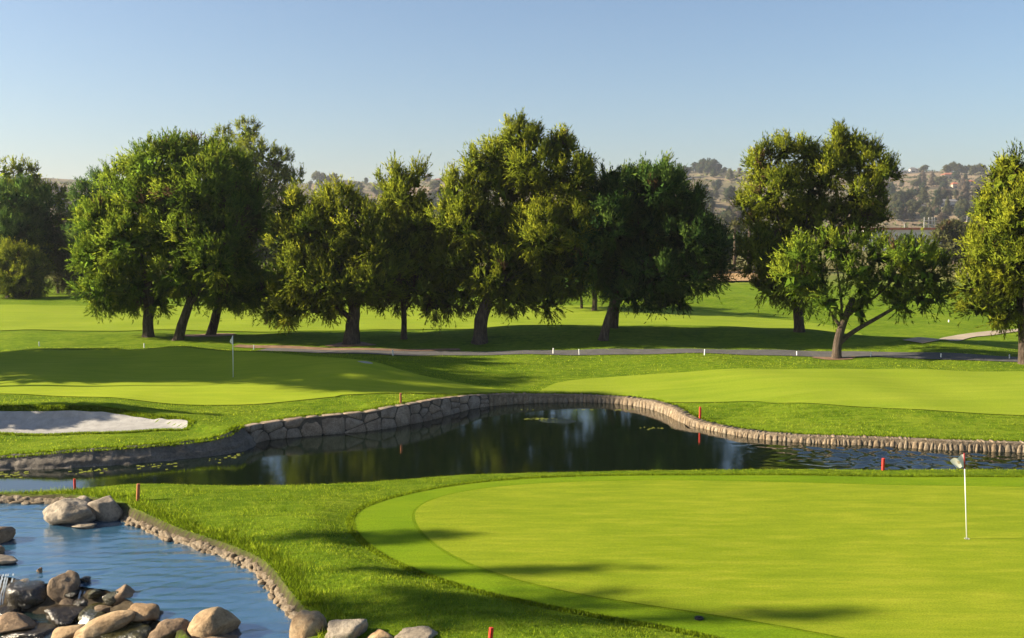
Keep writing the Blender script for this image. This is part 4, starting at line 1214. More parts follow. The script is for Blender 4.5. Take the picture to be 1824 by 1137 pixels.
# (a) tall wall of big stones
sel = (bx > 446) & (bx < 872)
Pw = BANK[sel][:, :2]; Zw = BANK[sel][:, 2] + 0.02
L, f = frame(Pw, Zw)
root = empty('retaining_wall', (*Pw.mean(0), ZP), 'tall retaining wall of large irregular stones on the left bank of the pond', 'wall')
backing(Pw, Zw, ZP - 0.2, root, 0.0, 0.4)
rw = np.random.RandomState(4)
pts = []
s = 0.1
while s < L[-1]:
    hgt = f(s)[2] - ZP
    step = rw.uniform(0.4, 1.1)
    if rw.rand() < 0.28:
        pts.append(np.array([s + step / 2, 0.5 + rw.uniform(-0.1, 0.1)])); step *= 1.25
    elif rw.rand() < 0.6:
        pts.append(np.array([s + step * rw.uniform(0.3, 0.7), rw.uniform(0.14, 0.34)])); pts.append(np.array([s + step * rw.uniform(0.3, 0.7), rw.uniform(0.68, 0.9)]))
    else:
        pts.append(np.array([s + step * rw.uniform(0.3, 0.7), rw.uniform(0.1, 0.2)])); pts.append(np.array([s + step * rw.uniform(0.2, 0.8), rw.uniform(0.45, 0.58)])); pts.append(np.array([s + step * rw.uniform(0.3, 0.7), rw.uniform(0.8, 0.95)]))
    s += step
for i, (a, poly) in enumerate(cells(pts, 0, L[-1], 1.0)):
    stone_piece(poly, f, ZP - 0.06, 1.0, root, M_WALLST, 0.32, rw.uniform(0.035, 0.075), rw.uniform(0.02, 0.06), 0.011, 500 + i, lean=0.10)
# (b) low curb of small upright stones round the back and the right bank
sel = (bx > 868)
Pw = BANK[sel][:, :2]; Zw = BANK[sel][:, 2] + 0.05
L, f = frame(Pw, Zw)
root = empty('stone_curb', (*Pw.mean(0), ZP), 'low curb of small upright tan stones along the far right bank of the pond', 'curb')
backing(Pw, Zw, ZP - 0.2, root, 0.02, 0.4, mat=M_BERM)
s = 0.0; i = 0
while s < L[-1] - 0.2:
    w_ = rw.uniform(0.10, 0.27) if f(s)[0][1] < 44 else rw.uniform(0.16, 0.34)
    top = rw.uniform(0.90, 1.03); sk = rw.uniform(-0.05, 0.05)
    poly = np.array([(s, 0), (s + w_, 0), (s + w_ + sk, top * 0.72), (s + w_ * 0.72 + sk, top), (s + w_ * 0.3 + sk, top * rw.uniform(0.95, 1.02)), (s + sk, top * 0.72)])
    stone_piece(poly, f, ZP - 0.06, 1.0, root, M_CURBST, 0.30, rw.uniform(0.04, 0.085), 0.03, 0.006, 900 + i, lean=0.12)
    s += w_; i += 1
# (c) sloping rocky shore at the left
sel = (bx < 452)
Pw = BANK[sel]
t = np.gradient(Pw[:, :2], axis=0); t /= np.linalg.norm(t, axis=1)[:, None]
nrm = np.column_stack([t[:, 1], -t[:, 0]])
Pd = resample(np.column_stack([Pw[:, :2], Pw[:, 2], nrm]), 260)
rows = 12
V = []
for k in range(rows):
    q = k / (rows - 1)
    off = 0.28 * (1 - q) - 0.38 * q
    z = (ZP - 0.15) * (1 - q) + (Pd[:, 2] + 0.01) * q
    if 0.45 < q < 0.55: off += 0.06
    V.append(np.column_stack([Pd[:, :2] + Pd[:, 3:5] * off, z]))
V = np.vstack(V)
V = np.array([np.array(v) + np.array(noise.noise_vector(Vector(v) * 2.2)) * 0.07 + np.array(noise.noise_vector(Vector(v) * 7)) * 0.03 for v in V])
I = np.arange(len(V)).reshape(rows, 260)
Q = np.stack([I[:-1, :-1], I[:-1, 1:], I[1:, 1:], I[1:, :-1]], -1).reshape(-1, 4)
tag(link('rocky_bank', mesh_tris('rocky_bank', V, Q), M_BANK, smooth=True), 'sloping grey rock bank along the left shore of the pond', 'bank')

# (d) cobbled curb of the upper pool
def cobble_meshes(n):
    out = []
    for k in range(n):
        bm = bmesh.new()
        bmesh.ops.create_icosphere(bm, subdivisions=2, radius=1)
        for v_ in bm.verts:
            c_ = v_.co.copy()
            v_.co = c_ * (1 + 0.4 * noise.noise(c_ * 1.3 + Vector((k * 7.1, 0, 3))) + 0.25 * noise.noise(c_ * 3 + Vector((k, 5, 1))))
            for q_ in range(3): v_.co[q_] = max(-0.78, min(0.78, v_.co[q_]))
        me = bpy.data.meshes.new('stone'); bm.to_mesh(me); bm.free()
        me.materials.append(M_CURBST)
        me.polygons.foreach_set('use_smooth', [True] * len(me.polygons))
        out.append(me)
    return out
COB = cobble_meshes(7)
def cobble_curb(P, label, seed, spacing, w_out):
    r = np.random.RandomState(seed)
    P = resample(P, 420)
    root = empty('cobble_curb', (*P.mean(0), ZL), label, 'curb')
    L, f = frame(P, np.full(len(P), ZL + 0.2))
    # mortar bed: a low rounded berm
    t = np.gradient(P, axis=0); t /= np.linalg.norm(t, axis=1)[:, None]
    nr = np.column_stack([t[:, 1], -t[:, 0]])
    V = []
    prof = [(0.10, -0.45), (0.08, -0.02), (0.02, 0.12), (-0.10, 0.17), (-0.22, 0.13), (-0.32, -0.2)]
    for o_, z_ in prof: V.append(np.column_stack([P + nr * o_, np.full(len(P), ZL + z_)]))
    V = np.vstack(V) - np.array(root.location)
    I = np.arange(len(V)).reshape(len(prof), len(P))
    Q = np.stack([I[:-1, :-1], I[:-1, 1:], I[1:, 1:], I[1:, :-1]], -1).reshape(-1, 4)
    V = np.array([np.array(v) + np.array(noise.noise_vector(Vector(v) * 3.1 + Vector((seed, 0, 0)))) * 0.045 + np.array(noise.noise_vector(Vector(v) * 9)) * 0.035 for v in V])
    link('cobble_bed', mesh_tris('cobble_bed', V, Q), M_BERM, root, True)
    for off, z_ in ((0.07, 0.03), (-0.03, 0.13)):
        s = r.uniform(0, 0.1)
        while s < L[-1]:
            sz = spacing * r.choice([0.6, 0.8, 1.0, 1.3, 1.9], p=[.25, .25, .25, .15, .1])
            p, n, _ = f(s + sz / 2)
            dx = off + r.uniform(-0.07, 0.07)
            if r.rand() < 0.72:
                o = bpy.data.objects.new('stone', COB[r.randint(len(COB))]); COL.objects.link(o); o.parent = root
                o.location = (p[0] + n[0] * dx - root.location.x, p[1] + n[1] * dx - root.location.y, z_ + r.uniform(-0.05, 0.01))
                o.rotation_euler = (r.uniform(-0.4, 0.4), r.uniform(-0.4, 0.4), math.atan2(n[1], n[0]) + r.uniform(-0.5, 0.5))
                o.scale = (r.uniform(0.07, 0.10), sz * r.uniform(0.55, 0.8), r.uniform(0.04, 0.065))
            s += sz
cobble_curb(WALL_R[::-1][::-1], 'curb of rough tan cobbles curving along the grass side of the blue pool', 41, 0.16, 1)
cobble_curb(np.vstack([WALL_B[:-1]]), 'short curb of grey cobbles closing the back of the blue pool', 42, 0.22, 1)

# ------------------------------------------------------------------ boulders
def boulder(x0, x1, ytop, ybot, label, mat, seed, zb=None, deep=0.9, planes=9, rot=0.0, ang=0.16, name='boulder', shape=None, sink=0.25, flat_top=False, tilt=0.0):
    """picture extent of the visible stone; zb: height of the surface it rises from"""
    r = np.random.RandomState(seed)
    cx = (x0 + x1) / 2
    zb = ZL if zb is None else zb
    g = at_z(cx, ybot, zb)
    s = g[1] / ray(cx, ybot)[1] / FPX
    hw = (x1 - x0) * s / 2
    dp = hw * deep
    dc = g[1] + dp * 0.75
    top = at_d(cx, ytop, dc + dp * 0.1)[2]
    hh = max(top - zb, 0.12)
    cx_w = at_d(cx, (ytop + ybot) / 2, dc)[0]
    root_loc = (cx_w, dc, zb)
    hz = hh * (1 + sink) / 2
    bm = bmesh.new()
    bmesh.ops.create_icosphere(bm, subdivisions=5 if x1 - x0 > 90 else 4, radius=1)
    N = unit(r.normal(size=(planes, 3))); D = r.uniform(0.55, 0.92, planes)
    if flat_top:
        N = np.vstack([N, unit(np.array([[0.12, -0.18, 1.0]]))]); D = np.append(D, 0.72)
    N = np.vstack([N, [[0.02, 0.03, 1]]]); D = np.append(D, 1.0)
    for v_ in bm.verts:
        d_ = np.array(v_.co)
        k = N @ d_
        lim = np.where(k > 0.05, D / np.maximum(k, 0.05), 9)
        sm = -np.log(np.exp(-np.minimum(lim, 3) * 26).sum() + math.exp(-26 * 1.05)) / 26
        c_ = Vector(d_ * sm)
        nn = noise.noise(c_ * 1.6 + Vector((seed * 1.7, 0, 0))) * ang + noise.noise(c_ * 4.2 + Vector((0, seed, 0))) * ang * 0.42 + noise.noise(c_ * 10 + Vector((0, 0, seed))) * ang * 0.18 + noise.noise(c_ * 22 + Vector((0, 0, seed))) * ang * 0.07
        v_.co = c_ * (1 + nn)
    co = np.array([v_.co for v_ in bm.verts])
    mn, mx_ = co.min(0), co.max(0)
    co = (co - (mn + mx_) / 2) / ((mx_ - mn) / 2)
    if shape: co = shape(co)
    cr, sr = math.cos(tilt), math.sin(tilt)
    for v_, c_ in zip(bm.verts, co):
        x, y, z = c_[0] * hw, c_[1] * dp, c_[2] * hz
        v_.co = (x * cr + z * sr, y, hh - hz + (-x * sr + z * cr))
    me = bpy.data.meshes.new(name); bm.to_mesh(me); bm.free()
    o = link(name, me, mat, smooth=True)
    o.location = root_loc
    o.rotation_euler = (0, 0, rot)
    return tag(o, label, 'rock')
boulder(77, 170, 889, 939, 'largest pale boulder at the back of the pool, with a sunlit left face', M_ROCK_G, 101, deep=0.8, planes=10)
boulder(158, 222, 885, 929, 'blocky grey boulder with a flat top beside the cobble curb', M_ROCK_G, 102, deep=0.8, planes=7, ang=0.07, flat_top=True)
boulder(128, 162, 883, 904, 'small pale boulder wedged behind the two large ones', M_ROCK_G, 103, zb=-0.25, planes=8)
boulder(126, 171, 934, 943, 'thin flat stone lying in the water before the largest pale boulder', M_ROCK_G, 104, deep=0.5, ang=0.1)
boulder(-34, 24, 937, 970, 'dark square boulder cut off by the left edge', M_ROCK_B, 105, planes=8, ang=0.1)
boulder(-30, 7, 972, 990, 'small rounded rock below the dark square boulder', M_ROCK_B, 106)
boulder(-34, 33, 989, 1007, 'flat pale slab at the left edge above the cascade', M_ROCK_G, 107, deep=0.5, ang=0.1)
boulder(65, 76, 1012, 1021, 'pebble alone in the shallow water', M_ROCK_B, 108, name='pebble')
boulder(12, 100, 1036, 1088, 'large black wet boulder between two cascades', M_ROCK_W, 109, zb=-0.85, deep=0.8, planes=8, ang=0.10, flat_top=True)
boulder(89, 145, 1017, 1069, 'rounded brown boulder standing on the dam', M_ROCK_B, 110, zb=-0.62, planes=7, ang=0.10, deep=0.85)
boulder(143, 163, 1029, 1038, 'small dark stone beside the rounded brown boulder', M_ROCK_W, 111)
boulder(130, 199, 1043, 1082, 'wet block with a thin waterfall running over its face', M_ROCK_M, 112, zb=-0.80, planes=7, ang=0.10, deep=0.7, flat_top=True)
boulder(195, 250, 1045, 1080, 'smooth wedge shaped brown rock pointing right', M_ROCK_B, 113, zb=-0.55, planes=6, ang=0.06, deep=0.8, shape=lambda c: np.column_stack([c[:, 0], c[:, 1] * (1 - 0.3 * c[:, 0]), c[:, 2] * (1 - 0.42 * np.clip(c[:, 0], -0.2, 1)) - 0.18 * np.clip(c[:, 0], 0, 1)]))
boulder(-24, 52, 1077, 1100, 'low wet dark rock under the left cascade', M_ROCK_W, 114, zb=-0.88)
boulder(-14, 68, 1094, 1132, 'brown boulder with a rusty left face at the bottom left', M_ROCK_B, 115, zb=-0.9, planes=8, ang=0.08, flat_top=True)
boulder(78, 152, 1082, 1118, 'dark angular rock with a brown left end in the basin', M_ROCK_W, 116, zb=-0.9, planes=8)
boulder(140, 208, 1078, 1112, 'mossy rock with water sliding over it', M_ROCK_M, 117, zb=-0.85, planes=6, ang=0.08)
boulder(94, 165, 1109, 1150, 'yellowish low boulder at the bottom edge', M_ROCK, 118, zb=-0.9, planes=7, ang=0.1)
boulder(122, 247, 1086, 1146, 'long tan slab leaning up to the right', M_ROCK, 119, zb=-0.72, planes=6, ang=0.07, deep=0.42, tilt=-0.36, sink=0.1,
        shape=lambda c: np.column_stack([c[:, 0], c[:, 1], c[:, 2] * 0.62]))
boulder(224, 286, 1077, 1118, 'tan rock with a pointed right end behind the long slab', M_ROCK, 120, zb=-0.5, planes=8, ang=0.12)
boulder(180, 276, 1110, 1158, 'dark mossy wet rock under the long tan slab', M_ROCK_M, 121, zb=-0.75)
boulder(267, 346, 1104, 1152, 'rough reddish brown boulder at the bottom edge', M_ROCK_B, 122, zb=-0.5, planes=7, ang=0.14)
boulder(325, 425, 1080, 1146, 'large sunlit tan boulder standing alone in the pool', M_ROCK, 123, zb=-0.42, planes=8, ang=0.10, deep=0.85)
boulder(513, 584, 1089, 1150, 'pinkish pointed boulder where the cobble curb ends', M_ROCK, 124, zb=-0.30, planes=8, ang=0.09)
boulder(581, 655, 1103, 1150, 'pale blocky boulder next to the pinkish pointed one', M_ROCK_G, 125, zb=-0.16, planes=8, ang=0.10, flat_top=True)
boulder(640, 704, 1123, 1156, 'low tan boulder at the bottom edge in the grass', M_ROCK, 126, zb=-0.12)
boulder(702, 782, 1121, 1160, 'grey flat boulder at the right end of the row', M_ROCK_G, 127, zb=-0.12, planes=8)
boulder(10, 100, 1117, 1150, 'wet rock with white foam round it at the bottom left', M_ROCK_W, 128, zb=-1.0, planes=8)
boulder(330, 420, 1132, 1175, 'tan rock at the foot of the large sunlit boulder', M_ROCK_B, 129, zb=-0.55)

# small wet stones packed between the boulders of the dam
rz = np.random.RandomState(19)
WS = []
for k in range(5):
    bm = bmesh.new(); bmesh.ops.create_icosphere(bm, subdivisions=3, radius=1)
    Np = unit(rz.normal(size=(8, 3))); Dp = rz.uniform(0.6, 0.95, 8)
    for v_ in bm.verts:
        d_ = np.array(v_.co); kk = Np @ d_
        q = min(1.0, float(np.min(np.where(kk > 0.05, Dp / np.maximum(kk, 0.05), 9))))
        v_.co = Vector(d_ * q) * (1 + 0.15 * noise.noise(Vector(d_ * 3 + k)))
    me = bpy.data.meshes.new('wet_stone'); bm.to_mesh(me); bm.free()
    me.materials.append([M_ROCK_W, M_ROCK_M, M_ROCK_W, M_ROCK_B, M_ROCK_M][k])
    me.polygons.foreach_set('use_smooth', [True] * len(me.polygons)); WS.append(me)
zx0, zy0 = ZONE.min(0); zx1, zy1 = ZONE.max(0)
cnt = 0
while cnt < 16:
    x, y = rz.uniform(max(zx0, -13.5), zx1), rz.uniform(zy0, zy1)
    if not inside(ZONE, np.array([x]), np.array([y]))[0]: continue
    o = bpy.data.objects.new('wet_stone', WS[rz.randint(5)]); COL.objects.link(o)
    s_ = rz.uniform(0.10, 0.21)
    o.location = (x, y, float(H(x, y)) + s_ * 0.25)
    o.scale = (s_ * rz.uniform(0.9, 1.5), s_ * rz.uniform(0.8, 1.2), s_ * rz.uniform(0.5, 0.85)); o.rotation_euler = (rz.uniform(-.3, .3), rz.uniform(-.3, .3), rz.uniform(0, 6))
    tag(o, 'small wet stone packed among the boulders of the rock dam', 'stone', 'small wet stones on the rock dam')
    cnt += 1

# ------------------------------------------------------------------ cascades
def cascade(pts, width, label, seed, strands=0, mat=None):
    """pts: world points down the middle of the fall; strands: number of separate threads, 0 for one sheet"""
    P = chaikin(np.array(pts), 2, False)
    r = np.random.RandomState(seed)
    d = P[-1] - P[0]; side = unit(np.array([d[1], -d[0], 0.0]) if abs(d[0]) + abs(d[1]) > 0.05 else np.array([1.0, 0, 0]))
    if side[0] < 0: side = -side
    fwd = np.array([0, -1.0, 0])
    Vs, Qs = [], []
    def ribbon(c, w0, w1, n, rough, push):
        base = sum(len(v) for v in Vs)
        V = []
        for i, p in enumerate(P):
            f_ = i / (len(P) - 1)
            cc = c * (1 + 0.18 * f_) + r.normal(0, 0.006)
            w_ = w0 + (w1 - w0) * f_
            for k in range(n):
                a_ = k / (n - 1) - 0.5
                q = p + side * (cc + a_ * w_) + fwd * (push + 0.5 * w_ * (0.25 - a_ * a_))
                V.append(q + np.array(noise.noise_vector(Vector(q * 6))) * rough)
        I = np.arange(len(V)).reshape(len(P), n) + base
        Vs.append(np.array(V)); Qs.append(np.stack([I[:-1, :-1], I[1:, :-1], I[1:, 1:], I[:-1, 1:]], -1).reshape(-1, 4))
    if strands:
        for k in range(strands):
            ribbon(r.uniform(-0.5, 0.5) * width, r.uniform(0.012, 0.035), r.uniform(0.015, 0.05), 4, 0.006, r.uniform(0.01, 0.04))
    else:
        ribbon(0, width, width * 1.2, 16, 0.02, 0.0)
    o = link('waterfall', mesh_tris('waterfall', np.vstack(Vs), np.vstack(Qs)), mat or M_FALL, smooth=True)
    return tag(o, label, 'waterfall')
def pw(px, py, d): return at_d(px, py, d)
d0 = at_z(5, 1034, ZL)[1]
cascade([pw(10, 1022, d0 + 0.4), pw(6, 1036, d0), pw(3, 1050, d0 - 0.25), pw(-2, 1072, d0 - 0.42), pw(-4, 1088, d0 - 0.5)], 0.40, 'white cascade pouring at the left edge', 1, 16)
d0 = at_z(146, 1082, -0.80)[1]
cascade([pw(147, 1047, d0 + 0.25), pw(146, 1052, d0 + 0.02), pw(144, 1062, d0 - 0.08), pw(142, 1082, d0 - 0.14)], 0.17, 'thin waterfall of parted strands over the wet block', 2, 6)
d0 = at_z(165, 1112, -0.85)[1]
cascade([pw(185, 1080, d0 + 0.45), pw(170, 1086, d0 + 0.2), pw(158, 1096, d0 - 0.02), pw(150, 1112, d0 - 0.12)], 0.26, 'glassy sheet of water sliding over the mossy rock', 3, 0, M_FILM)
d0 = at_z(60, 1040, ZL)[1]
cascade([pw(48, 1024, d0 + 0.3), pw(50, 1036, d0 + 0.05), pw(48, 1042, d0 - 0.1), pw(46, 1056, d0 - 0.22)], 0.5, 'film of water spilling over the large black boulder', 4, 0, M_FILM)
d0 = at_z(75, 1130, -0.9)[1]
cascade([pw(90, 1120, d0 + 0.3), pw(86, 1126, d0 + 0.1), pw(80, 1137, d0), pw(70, 1150, d0 - .2)], 0.35, 'foaming run of water at the bottom left corner', 5, 9)

# ------------------------------------------------------------------ flags
def flagstick(px, py, ptx, pty, label, seed, flag_pts, stripe=True, emblem=False, d=None):
    g = hit(px, py)
    dep = g[1]
    top = at_d(ptx, pty, dep)
    root = empty('flagstick', g, label, 'flag')
    bm = bmesh.new()
    v = Vector(top - g)
    tube_bm(bm, [tuple(v * (-0.05)), tuple(v * 0.5), tuple(v)], [0.013, 0.012, 0.011] if dep < 40 else [0.019, 0.018, 0.016], 10)
    bm_obj('pole', bm, M_WHITE, root, True)
    if stripe:
        bm = bmesh.new(); tube_bm(bm, [tuple(v * 0.825), tuple(v * 1.005)], [0.021, 0.020], 10); bm_obj('sleeve', bm, M_REDD, root, True)
    # cup
    bm = bmesh.new()
    seg = 20
    for k in range(seg):
        a0, a1 = 2 * math.pi * k / seg, 2 * math.pi * (k + 1) / seg
        f4 = [(math.cos(a0) * 0.045, math.sin(a0) * 0.045, 0.032), (math.cos(a1) * 0.045, math.sin(a1) * 0.045, 0.032), (math.cos(a1) * 0.062, math.sin(a1) * 0.062, 0.034), (math.cos(a0) * 0.062, math.sin(a0) * 0.062, 0.034)]
        bm.faces.new([bm.verts.new(p) for p in f4])
    bm_obj('cup_rim', bm, M_WHITE, root)
    bm = bmesh.new(); bmesh.ops.create_circle(bm, cap_ends=True, radius=0.05, segments=20, matrix=Matrix.Translation((0, 0, 0.030))); bm_obj('cup', bm, M_DARK, root)
    # cloth: bilinear patch between hoist and fly with folds
    A, B, C, D = [at_d(p[0], p[1], dep) - g for p in flag_pts]   # hoist top, hoist bottom, fly bottom, fly top
    n = 22
    V = []
    for i in range(n):
        for j in range(n):
            a, b_ = i / (n - 1), j / (n - 1)
            p = (A * (1 - b_) + B * b_) * (1 - a) + (D * (1 - b_) + C * b_) * a
            am = min(a * 3, 1)
            p = p + np.array([0, 1, 0]) * (0.022 * math.sin(a * 6.5 + b_ * 2.4 + seed) * am) + np.array([0, 0, 0.02 * math.sin(a * 10 + b_ * 5) * am])
            V.append(p)
    I = np.arange(n * n).reshape(n, n)
    Q = np.stack([I[:-1, :-1], I[1:, :-1], I[1:, 1:], I[:-1, 1:]], -1).reshape(-1, 4)
    cl = link('flag_cloth', mesh_tris('flag_cloth', np.array(V), Q), M_CLOTH, root, True)
    # printed emblem, a patch just proud of the cloth on the side seen
    VV = np.array(V).reshape(n, n, 3)[8:14, 8:14] + np.array([0, -0.006, 0])
    if emblem:
        m_ = 6; I = np.arange(m_ * m_).reshape(m_, m_)
        Q = np.stack([I[:-1, :-1], I[1:, :-1], I[1:, 1:], I[:-1, 1:]], -1).reshape(-1, 4)
        link('emblem', mesh_tris('emblem', VV.reshape(-1, 3), Q), M_EMB, cl, True)
    return root
flagstick(1722, 963, 1717.5, 808, 'near flagstick with a crumpled white flag and a dark red sleeve', 1, [(1717, 809), (1717.7, 832), (1703, 835), (1693, 820)], True, True)
flagstick(415.5, 673, 414.5, 598, 'distant flagstick with a hanging white pennant on the far green', 2, [(414.5, 598.5), (415, 615), (413, 614), (409, 608)], False, True)

# ------------------------------------------------------------------ stakes
def stake(px, py, hpx, wpx, mat, label, lean=0.0, group=None, name='marker_stake', cat='stake', ground=None, zg=None):
    g = hit(px, py) if zg is None else at_z(px, py, zg)
    if zg is not None: g[2] = float(H(g[0], g[1]))
    s = g[1] / FPX
    w_, h_ = wpx * s, hpx * s
    bm = bmesh.new()
    box_bm(bm, (0, 0, h_ / 2 - 0.06), (w_, w_, h_ + 0.12), w_ * 0.12)
    o = bm_obj(name, bm, mat)
    o.location = tuple(g); o.rotation_euler = (0, lean, random.uniform(0.2, 0.6))
    return tag(o, label, cat, group)
stake(245.5, 893, 31, 5.4, M_RUST, 'faded orange red stake on the grass above the blocky grey boulder', 0.07)
stake(133.5, 871.5, 20, 3.8, M_RED, 'small red stake at the water edge behind the pool curb', 0.0, zg=-0.1)
stake(714, 719, 19, 3.6, M_RUST, 'reddish stake above the tall stone retaining wall')
stake(1247, 748, 22, 3.4, M_RED, 'thin red stake on the far bank where the curb turns')
stake(1573, 838, 22, 4.6, M_RED, 'red stake on the near shore right of the middle of the pond')
stake(873, 1145, 26, 7.0, M_RED, 'bright red stake at the bottom edge of the picture', 0.12)
ws = [(70, 617, 9), (257, 620, 9), (452, 623, 9), (700, 634, 12), (985.5, 631, 12), (1032, 633, 12), (1255, 633, 12), (1419.5, 634, 9), (1551, 636, 9), (1676, 638, 9), (1798, 640, 9)]
wl_ = ['furthest left, on the grass left of the tree group', 'between the far green and the straight thick trunk', 'right of the distant flag on the bare soil', 'below the slender pine',
       'left one of two close together below the tallest pine', 'right one of two close together, before the dark rounded pine', 'on the path between the dark pine and the forked pine',
       'just left of the forked pine', 'just right of the forked pine', 'halfway between the forked pine and the right edge', 'furthest right, in the shade of the right hand pine']
for (px, py, h_), lb in zip(ws, wl_):
    stake(px, py, h_ * 0.9, 1.7, M_WHITE, 'white stake by the path, ' + lb, random.uniform(-0.08, 0.08), 'white stakes along the cart path')
stake(1690, 574, 4, 1.8, M_WHITE, 'tiny white stake on the distant fairway at right', 0, 'white stakes along the cart path')
# sprinkler head
g = hit(1245, 1105)
bm = bmesh.new(); bmesh.ops.create_cone(bm, cap_ends=True, radius1=0.09, radius2=0.085, depth=0.03, segments=20)
bmesh.ops.create_cone(bm, cap_ends=True, radius1=0.035, radius2=0.03, depth=0.02, segments=12, matrix=Matrix.Translation((0, 0, 0.022)))
o = bm_obj('sprinkler_head', bm, M_DARK); o.location = (g[0], g[1], g[2] + 0.03)
tag(o, 'dark round sprinkler head sunk in the collar of the near green', 'sprinkler')

# ------------------------------------------------------------------ floating algae
ra = np.random.RandomState(12)
cl = []
for px in np.arange(-40, 432, 3.2):
    edge = np.interp(px, [p[0] for p in water_px], [p[1] for p in water_px])
    for k in range(ra.randint(0, 3) * (math.sin(px * 0.05) > -0.2)):
        cl.append((px + ra.uniform(-4, 4), edge + 5 + abs(ra.normal(0, 3.5))))
for k in range(26): cl.append((ra.normal(958, 12), ra.normal(746.5, 1.2)))
for k in range(12): cl.append((ra.uniform(1120, 1215), 763 + ra.normal(0, 1.2)))
for k in range(16): cl.append((ra.uniform(900, 1140), 729 + abs(ra.normal(0, 1.2))))
V = []; tn = []
for px, py in cl:
    g = at_z(px, py, ZP + 0.012)
    if float(H(g[0], g[1])) > ZP - 0.02: continue
    n = 7; R = ra.uniform(0.025, 0.08); ph = ra.uniform(0, 6)
    ring = [(g[0] + math.cos(ph + 6.283 * k / n) * R * ra.uniform(0.7, 1.5), g[1] + math.sin(ph + 6.283 * k / n) * R * ra.uniform(0.6, 1.2), ZP + 0.012) for k in range(n)]
    for k in range(n):
        V += [(g[0], g[1], ZP + 0.022), ring[k], ring[(k + 1) % n]]; tn += [ra.uniform(0.3, 0.9)] * 3
tag(link('floating_algae', mesh_tris('floating_algae', np.array(V), np.arange(len(V)).reshape(-1, 3), {'tint': tn, 'nrm': np.tile([0.0, 0, 1], (len(V), 1))}), M_ALGAE), 'yellow green algae floating along the pond edges', 'algae', kind='stuff')

# soil rings under trunks
for (px, py, rr) in ((375, 598, 1.3), (625, 614, 1.0), (1489, 639, 0.8)):
    g = hit(px, py)
    P = np.array([(g[0] + math.cos(t_) * rr * 1.5 * (1 + 0.2 * math.sin(3 * t_ + px)), g[1] + math.sin(t_) * rr * (1 + 0.2 * math.cos(2 * t_ + px))) for t_ in np.linspace(0, 6.28, 40)[:-1]])
    sheet('bare_soil', P, 0.03, M_DIRT, 'patch of bare reddish soil at the foot of a pine', 6, 60)

# ------------------------------------------------------------------ grass blades of the rough
def blades(N_base, hgt, lean, width, seed, tint=(0.5, 0.15)):
    r = np.random.RandomState(seed)
    n = len(N_base)
    a = r.uniform(0, 6.28, n)
    h_ = hgt * r.uniform(0.5, 1.25, n)
    ln = lean * r.uniform(0.2, 1.2, n)
    dirv = np.column_stack([np.cos(a) * ln * h_, np.sin(a) * ln * h_, h_])
    b_ = r.uniform(0, 6.28, n)
    wv = np.column_stack([np.cos(b_), np.sin(b_), np.zeros(n)]) * (width * 0.5)[:, None]
    V = np.stack([N_base - wv, N_base + wv, N_base + dirv], 1).reshape(-1, 3)
    t0 = r.normal(tint[0], tint[1], n)
    return V, np.repeat(np.clip(t0, 0.11, 1), 3)
def grid_lookup(G, x, y):
    i = np.clip(np.searchsorted(AX, x) - 1, 0, len(AX) - 2); j = np.clip(np.searchsorted(AY, y) - 1, 0, len(AY) - 2)
    u = (x - AX[i]) / (AX[i + 1] - AX[i]); v = (y - AY[j]) / (AY[j + 1] - AY[j])
    return (G[j, i] * (1 - u) + G[j, i + 1] * u) * (1 - v) + (G[j + 1, i] * (1 - u) + G[j + 1, i + 1] * u) * v
rg = np.random.RandomState(77)
def scatter(n, y0, y1, pw_=1.0):
    y = y0 + (y1 - y0) * rg.uniform(0, 1, n) ** pw_
    x = rg.uniform(-0.56, 0.56, n) * y
    return x, y
VV, TT = [], []
def add_rough(n, y0, y1, hgt, wid, seed, pw_=1.0, lean=0.7, tb=0.5):
    x, y = scatter(n, y0, y1, pw_)
    sfn = grid_lookup(GSF, x, y)
    gso = grid_lookup(GSO, x, y); gsp = grid_lookup(GSP, x, y); gsb = grid_lookup(GSB, x, y); gbn = grid_lookup(GSBN, x, y)
    ok = (sfn > 0.02) & (gso > 0.22) & (gsp > 0.30) & (gsb > 0.04) & (gbn > 0.3)
    for P in (FGREEN, FAIR):
        m = y > 40
        if m.any():
            inn = np.zeros(len(x), bool); inn[m] = inside(P, x[m], y[m]); ok &= ~inn
    x, y, gso = x[ok], y[ok], gso[ok]
    clump = np.array(0.5 + 0.5 * np.sin(x * 2.1 + np.sin(y * 1.7) * 2) * np.sin(y * 2.6 + np.sin(x * 1.3) * 2))
    h_ = hgt * (0.65 + 0.7 * clump) * (1 + 1.5 * np.exp(-((gso - 0.4) / 0.35) ** 2))
    B = np.column_stack([x, y, H(x, y) - 0.01])
    V, t_ = blades(B, h_, lean, np.full(len(x), wid), seed, (tb, 0.26 if y0 < 30 else 0.17))
    band = np.sin((y * 0.94 + x * 0.34) * 5.2 + 2.2 * np.sin(x * 0.55 + 1.0) + 1.3 * np.sin(y * 0.8))
    VV.append(V); TT.append(np.clip(t_ + np.repeat((clump - 0.5) * 0.25 + band * 0.13, 3), 0.11, 1))
add_rough(225000, 17.5, 31, 0.056, 0.015, 1, tb=0.40)
add_rough(80000, 31, 45, 0.05, 0.030, 2, tb=0.72)
add_rough(40000, 45, 62, 0.05, 0.05, 3, tb=0.72)
